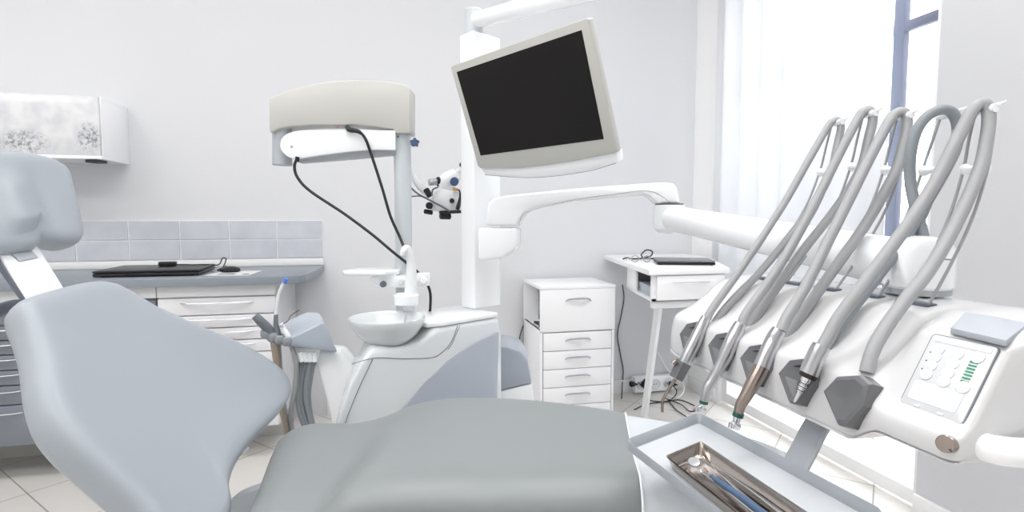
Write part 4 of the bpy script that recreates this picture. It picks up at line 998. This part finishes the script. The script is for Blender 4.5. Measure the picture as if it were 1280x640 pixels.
# spring rods (whips) with rollers and tips
tips = [(1046, 149), (1086, 138), (1130, 140), (1186, 138), (1231, 131)]
rolls = [(1030, 215), (1070, 208), (1113, 212), (1163, 213), (1217, 211)]
TP = [ay(px, py, y) for (px, py), y in zip(tips, sly)]
RO = [ay(px + 2, py, y) for (px, py), y in zip(rolls, sly)]
for i, y in enumerate(sly):
    Sx, Sz = .751, 1.036; T = TP[i]; Q = RO[i]
    dx, dz_ = T.x - Sx, T.z - Sz
    def rodpath(dy, top): return [V((Sx, y + dy, Sz)), V((Sx + (Q.x - Sx) * .42, y + dy, Sz + (Q.z - Sz) * .32)), V((Sx + (Q.x - Sx) * .78, y + dy, Sz + (Q.z - Sz) * .66)), V((Q.x, y + dy, Q.z)), V((Q.x + (T.x - Q.x) * .6, y + dy * .95, Q.z + (T.z - Q.z) * .5)), V((T.x, y + dy * .7, T.z + top))]
    for dy in (.017, -.017):
        b = new(); tube(b, rodpath(dy, -.004), .0022, 8); part('spring_rod', b, 'hose_grey', con)
    b = new(); c = V((Q.x, y, Q.z)); lathe(b, [(.008, -.017), (.009, -.013), (.0055, -.006), (.0050, .004), (.009, .013), (.008, .017)], c, (0, 1, 0), 18); part('roller', b, 'white_plastic', con)
    b = new(); lathe(b, [(.0065, -.016), (.0065, .016)], T + V((0, 0, -.007)), (0, 1, 0), 16); tube(b, [T + V((0, -.010, -.004)), T + V((.004, -.017, -.002)), T + V((.007, -.024, .001))], [.0035, .0028, .001], 8, 3); part('rod_tip', b, 'white_plastic', con)
    b = new(); box(b, (Sx + (Q.x - Sx) * .42 - .001, y - .017, Sz + (Q.z - Sz) * .32), (Sx + (Q.x - Sx) * .42 + .001, y + .017, Sz + (Q.z - Sz) * .32 + .002)); part('cross_wire', b, 'hose_grey', con)

# hoses and handpieces
def path3(pts, D0, D1, Dm=None):
    """hose run: photo points with depth running evenly from D0 to D1 along the run (via Dm at the middle)"""
    L_s = [0]
    for a, c in zip(pts, pts[1:]): L_s.append(L_s[-1] + math.hypot(a[0] - c[0], a[1] - c[1]))
    return [aD(p[0], p[1], D0 + (D1 - D0) * l / L_s[-1]) for p, l in zip(pts, L_s)]
def hD(p): return p.x * math.sin(YAW) + p.y * math.cos(YAW)
TD = [hD(p) for p in TP]
def hose(parent, out_px, ret_px, Da, Dt, Db, r0, m='hose_grey'):
    P = path3(out_px, Da, Dt) + path3(ret_px, Dt, Db)[1:]
    b = new(); tube(b, P, r0, 14, 6); o = part('hose', b, m, parent); return o
d1 = 1.040
t = thing('syringe_handpiece', 'grey three-way syringe hanging in the farthest holder of the console', 'handpiece', tuple(aD(865, 430, d1)), None)
b = new(); tube(b, [aD(883, 396, d1), aD(878, 406, d1), aD(870, 424, d1 - .005), aD(860, 444, d1 - .01), aD(853, 458, d1 - .012)], [.0085, .0105, .0125, .0125, .012], 18); part('sleeve', b, 'satin_steel', t)
b = new(); a_ = aD(855, 453, d1 - .012); e_ = aD(845, 473, d1 - .014); tube(b, [a_, e_], [.0165, .015], 6, smooth=False); part('head_block', b, 'pad_grey', t)
b = new(); rod(b, aD(845, 451, d1 - .02), aD(841, 455, d1 - .02), .005, 12); part('button', b, 'bronze_steel', t)
b = new(); tube(b, [aD(844, 474, d1 - .014), aD(840, 480, d1 - .014), aD(834, 490, d1 - .012), aD(829, 499, d1 - .01), aD(828, 505, d1 - .01), aD(828, 515, d1 - .01)], [.0035, .0035, .0030, .0030, .0030, .0026], 10); part('nozzle', b, 'bronze_steel', t)
hose(t, [(884, 398), (893, 382), (929, 332), (976, 261), (1011, 200), (1034, 160), (1042, 151)], [(1042, 151), (1048, 151), (1051, 160), (1046, 184), (1039, 214), (1025, 243), (995, 285), (952, 338), (915, 376), (898, 397), (889, 412), (885, 430)], d1, TD[0], 1.04, .0073)
d2 = .948
t = thing('contra_angle_handpiece', 'silver ribbed handpiece with a green ring, second from the far end of the console', 'handpiece', tuple(aD(905, 440, d2)))
b = new(); tube(b, [aD(926, 404, d2), aD(922, 412, d2), aD(914, 428, d2 - .004), aD(907, 444, d2 - .006), aD(903, 453, d2 - .007)], [.0095, .0115, .0125, .0122, .0105], 20); part('motor_sleeve', b, 'satin_steel', t)
b = new(); tube(b, [aD(903, 452, d2 - .007), aD(899, 460, d2 - .008), aD(891, 474, d2 - .01), aD(884, 486, d2 - .012), aD(880, 502, d2 - .012)], [.0105, .0098, .0085, .0080, .0068], 18); neck = part('neck', b, 'satin_steel', t)
b = new()
for k in range(9): 
    f = k / 8; rod(b, aD(898 - 12 * f, 462 + 21 * f, d2 - .0085 - .003 * f), aD(897.2 - 12 * f, 463.4 + 21 * f, d2 - .0085 - .003 * f), .0099 - .0014 * f, 16)
part('ribs', b, 'satin_steel', t)
b = new(); rod(b, aD(880, 501, d2 - .012), aD(879.3, 504.5, d2 - .012), .0075, 18); part('green_ring', b, 'green_band', t)
b = new(); tube(b, [aD(879.4, 504, d2 - .012), aD(878.5, 510, d2 - .012)], [.0062, .0052], 14, smooth=False); rod(b, aD(872, 509.5, d2 - .012), aD(882, 513, d2 - .012), .0052, 14, .0012); rod(b, aD(872.5, 509, d2 - .018), aD(872, 514, d2 - .018), .0048, 12); part('head', b, 'chrome', t)
hose(t, [(927, 406), (934, 390), (968, 342), (1001, 287), (1028, 235), (1052, 187), (1074, 146), (1082, 139)], [(1082, 139), (1088, 139), (1091, 150), (1086, 172), (1078, 205), (1065, 231), (1041, 266), (1004, 313), (966, 366), (945, 396), (934, 418), (925, 440)], d2, TD[1], .96, .0082)
d3 = .860
t = thing('turbine_handpiece', 'bronze-tinted handpiece with a green ring hanging lowest in the middle holder', 'handpiece', tuple(aD(950, 460, d3)))
b = new(); tube(b, [aD(974, 412, d3), aD(970, 419, d3), aD(966, 427, d3), aD(960, 440, d3 - .004), aD(952, 459, d3 - .008)], [.0105, .012, .0125, .0130, .0130], 20); part('coupling_sleeve', b, 'satin_steel', t)
b = new(); tube(b, [aD(952, 459, d3 - .008), aD(945, 472, d3 - .011), aD(933, 494, d3 - .016), aD(926, 506, d3 - .018), aD(923, 517, d3 - .02)], [.0122, .0118, .0098, .0085, .0072], 20); part('bronze_body', b, 'bronze_steel', t)
b = new(); rod(b, aD(923.4, 516, d3 - .02), aD(922, 521, d3 - .02), .0083, 20); part('green_ring', b, 'green_band', t)
b = new(); tube(b, [aD(922, 520.5, d3 - .02), aD(920, 530, d3 - .02)], [.0066, .0055], 14, smooth=False); rod(b, aD(914.5, 529, d3 - .022), aD(924, 535, d3 - .022), .0058, 16, .0014); rod(b, aD(915, 529, d3 - .026), aD(914, 534.5, d3 - .026), .005, 12); part('head', b, 'chrome', t)
b = new(); tube(b, [aD(915, 529, d3 - .024), aD(911.5, 528, d3 - .024)], .0012, 6, smooth=False); part('water_jet', b, 'satin_steel', t)
hose(t, [(976, 414), (984, 396), (1006, 360), (1033, 306), (1061, 250), (1089, 194), (1112, 151), (1122, 141)], [(1122, 141), (1131, 141), (1134, 152), (1131, 172), (1122, 208), (1107, 238), (1079, 285), (1042, 337), (1006, 388), (988, 414), (979, 432), (972, 455)], d3, TD[2], .87, .0086)
d4 = .755
t = thing('micromotor_handpiece', 'short silver motor handpiece with a dark collar and thin stepped tip in the fourth holder', 'handpiece', tuple(aD(1015, 460, d4)))
b = new(); tube(b, [aD(1027, 432, d4), aD(1022, 442, d4), aD(1015, 458, d4), aD(1011, 467, d4)], [.0115, .0125, .0128, .0128], 22); part('motor_sleeve', b, 'satin_steel', t)
b = new(); rod(b, aD(1011.5, 466, d4), aD(1008.5, 472.5, d4), .0115, 22, .001); part('dark_collar', b, 'dark_brown', t)
b = new()
st = [(1008.5, 472, .0066), (1006, 477, .0066), (1005.8, 477.3, .0050), (1004, 481, .0050), (1003.8, 481.3, .0056), (1002, 485, .0056), (1001.8, 485.3, .0042), (999.5, 490, .0042), (999.2, 490.5, .0030), (994, 500, .0024), (992.5, 503, .0010)]
tube(b, [aD(a, c, d4) for a, c, _ in st], [r_ for _, _, r_ in st], 16, smooth=False); part('stepped_tip', b, 'chrome', t)
b = new()
for (a, c) in ((1007, 475), (1004.9, 479), (1002.9, 483), (1000.6, 487.6)): rod(b, aD(a, c, d4), aD(a - .4, c + .8, d4), .0062, 16)
part('groove_rings', b, 'dark_brown', t)
hose(t, [(1028, 434), (1036, 420), (1046, 401), (1070, 367), (1102, 325), (1140, 273), (1168, 229), (1196, 175), (1213, 142), (1222, 132)], [(1222, 132), (1231, 130.5), (1236, 142), (1234, 170), (1226, 208), (1211, 245), (1188, 292), (1160, 339), (1131, 376), (1108, 408), (1091, 438), (1083, 466)], d4, TD[4], .70, .0088)
b = new(); tube(b, [aD(px, py, D) for px, py, D in ((1161, 376, .83), (1161, 340, .84), (1154, 296, .855), (1144, 258, .87), (1138, 226, .88), (1138, 194, .88), (1146, 163, .88), (1162, 143, .88), (1180, 137, .88), (1191, 142, .88), (1197, 158, .88), (1195, 184, .88), (1182, 212, .87), (1160, 250, .865), (1133, 296, .855), (1098, 344, .835), (1066, 385, .815), (1042, 416, .80), (1026, 446, .79))], .0082, 14)
tag(part('loose_hose', b, 'hose_dark'), 'darker grey hose making a wide loop over the fourth pair of rods', 'hose')

# ================================================================== TRAY on its arm
TB, TC_ = V((.553, .877, .80)), V((.586, .529, .80))
kA = 1.045; TA = CAM + (V((.368, .791, .80)) - CAM) * kA
tu = TB - TA; tv = TC_ - TB
TNn = tu.cross(tv).normalized()
if TNn.z < 0: TNn = -TNn
def TPt(a, c, d=0.): return TA + tu * a + tv * c + TNn * d
def trect(a0, c0, a1, c1, r_, d):
    w2, h2 = (a1 - a0), (c1 - c0); asp = tu.length / tv.length; out = []
    for px, py in rrect(w2, h2 / asp, r_, 5): out.append(TPt((a0 + a1) / 2 + px, (c0 + c1) / 2 + py * asp, d))
    return out
t = thing('instrument_tray', 'pale grey rectangular tray with raised rim at the lower right', 'tray', tuple(TPt(.5, .5, -.014)))
b = new(); loft(b, [trect(.04, .024, .96, .996, .05, -.0125), trect(.04, .024, .96, .996, .05, -.0115)])
part('tray_plate', b, 'tray_grey', t, ang=50)
RG = [trect(.038, .022, .962, .998, .05, -.016), trect(.0, .0, 1.0, 1.02, .06, -.012), trect(.0, .0, 1.0, 1.02, .06, .0025), trect(.006, .004, .994, 1.016, .058, .004), trect(.016, .010, .984, 1.010, .055, .003), trect(.042, .026, .958, .994, .05, -.0112), trect(.055, .034, .945, .986, .05, -.0116)]
b = new(); loft(b, RG + [RG[0]], cap=False); part('tray_rim', b, 'tray_rim', t, ang=50)
b = new()
b = new(); P = [V((.70, .70, .868)), V((.668, .70, .860)), V((.638, .695, .832)), V((.610, .688, .798)), V((.575, .68, .768)), V((.50, .672, .757))]
P = spline(P, 6); rgs = []
for i_, p in enumerate(P):
    tn = (P[min(i_ + 1, len(P) - 1)] - P[max(i_ - 1, 0)]).normalized(); wd_ = V((0, 1, 0)); wd_ = (wd_ - tn * wd_.dot(tn)).normalized(); nn = tn.cross(wd_)
    rgs.append([p + wd_ * a * .023 + nn * c * .005 for a, c in ((1, .4), (.85, 1), (-.85, 1), (-1, .4), (-1, -.4), (-.85, -1), (.85, -1), (1, -.4))])
loft(b, rgs); plabel(part('tray_arm', b, 'arm_grey', con), 'curved flat grey arm down to the tray')

# stainless pan with instruments
pu, pv = tu / tu.length, tv / tv.length
PO = TPt(0, 0, -.0115)
def pan_at(px, py, d): return apl(px, py, PO + TNn * d, TNn)
hz_ = .020
pA, pB = pan_at(832, 570, hz_), pan_at(876, 551.5, hz_)
dirL = (pan_at(1008, 640, hz_) - pB).normalized(); PL = .235
pa = [pA, pB, pB + dirL * PL, pA + dirL * PL]
def inset(q, k_, d):
    c = sum(q, V()) / 4; out = []
    for i in range(4):
        e1 = (q[(i + 1) % 4] - q[i]).normalized(); e2 = (q[i - 1] - q[i]).normalized(); out.append(q[i] + (e1 + e2) * k_ + TNn * d)
    return out
def fourround(q, r_=.006, n=4):
    out = []
    for i in range(4):
        e1 = (q[i - 1] - q[i]).normalized(); e2 = (q[(i + 1) % 4] - q[i]).normalized(); a = q[i] + e1 * r_; c = q[i] + e2 * r_
        for k in range(n + 1):
            t_ = k / n; out.append(a * (1 - t_) ** 2 + q[i] * 2 * t_ * (1 - t_) + c * t_ ** 2)
    return out
pan = thing('instrument_pan', 'shiny stainless steel pan lying in the pale grey tray', 'pan', tuple(sum(pa, V()) / 4 - TNn * hz_))
b = new(); loft(b, [fourround(inset(pa, .006, -hz_ + .0005)), fourround(inset(pa, .001, -.002)), fourround(inset(pa, -.001, 0)), fourround(inset(pa, .0008, .0006)), fourround(inset(pa, .002, -.0015)), fourround(inset(pa, .0075, -hz_ + .003)), fourround(inset(pa, .0095, -hz_ + .0018))])
part('dish', b, 'bright_steel', pan, ang=40)
def ip(px, py, h_=.006): return pan_at(px, py, h_)
t = thing('mouth_mirror', 'round dental mouth mirror with thin steel handle in the steel pan', 'mirror', tuple(ip(868, 578)))
mc = ip(867.5, 577.3, .019); mn = (TNn * .9 + (CAM - mc).normalized() * .45).normalized()
b = new(); lathe(b, [(0, -.0018), (.0078, -.0018), (.0092, -.0005), (.0092, .0008), (.0084, .0008), (.0084, .0004), (0, .0004)], mc, mn, 32); part('rim', b, 'knob_grey', t)
b = new(); lathe(b, [(.0083, 0), (.0083, .0009), (0, .0009)], mc, mn, 32); part('glass', b, 'mirror', t)
b = new(); tube(b, [ip(872, 584, .016), ip(875, 588, .012), ip(880, 593, .009), ip(900, 608, .008), ip(940, 640, .007), ip(985, 676, .006)], [.0010, .0012, .0022, .0026, .0026, .0026], 10); part('handle', b, 'chrome', t)
t = thing('dental_probe', 'dental probe with thick blue handle and bent steel tip in the steel pan', 'probe', tuple(ip(920, 615)))
b = new(); tube(b, [ip(888, 594, .012), ip(893, 598, .012), ip(901, 604, .012), ip(930, 624, .011), ip(955, 643, .010), ip(985, 667, .009)], [.0018, .0035, .0047, .0050, .0050, .0045], 16); part('handle', b, 'blue_handle', t)
b = new(); tube(b, [ip(889, 595, .012), ip(885, 590, .012), ip(882, 586, .013), ip(878, 585.5, .012), ip(876, 588, .010), ip(879, 593, .008)], [.0010, .0008, .0007, .0006, .0006, .0004], 8); part('tip', b, 'bright_steel', t)
t = thing('tweezers', 'steel tweezers with dark gap between their blades in the steel pan', 'tweezers', tuple(ip(930, 605)))
for k, pts in enumerate([[(889, 579), (902, 588), (915, 597), (940, 614), (975, 640), (1000, 658)], [(889, 581), (898, 591), (908, 600), (930, 620), (962, 645), (990, 664)]]):
    b = new(); tube(b, [ip(px, py, .010 if i_ else .008) for i_, (px, py) in enumerate(pts)], [.0010, .0018, .0026, .0036, .0040, .0040], 10, flat=.35, ref=tuple(TNn)); part('blade', b, 'chrome', t)
t = thing('explorer', 'slim steel instrument lying along the right side of the steel pan', 'instrument', tuple(ip(960, 610)))
b = new(); tube(b, [ip(938, 598, .010), ip(945, 603, .010), ip(965, 617, .010), ip(1010, 650, .010)], [.0008, .0018, .0022, .0022], 10); part('handle', b, 'satin_steel', t)
t = thing('scaler', 'thin steel instrument lying along the left side of the steel pan', 'instrument', tuple(ip(870, 600)))
b = new(); tube(b, [ip(858, 588, .006), ip(866, 593, .005), ip(885, 610, .005), ip(930, 648, .005)], [.0007, .0015, .0024, .0024], 10); part('handle', b, 'bronze_steel', t)

# ================================================================== LIGHT
wd = bpy.data.worlds.new('world'); S.world = wd; wd.use_nodes = True
bg = wd.node_tree.nodes['Background']; bg.inputs[0].default_value = (.965, .98, 1, 1); bg.inputs[1].default_value = 3.0
S.view_settings.view_transform = 'Standard'; S.view_settings.look = 'None'; S.view_settings.gamma = 1; S.view_settings.use_curve_mapping = False
S.view_settings.exposure = EXPO = 0.52
S.cycles.use_denoising = True
S.cycles.max_bounces = 10; S.cycles.diffuse_bounces = 6; S.cycles.glossy_bounces = 5; S.cycles.transparent_max_bounces = 12
S.cycles.sample_clamp_indirect = 6
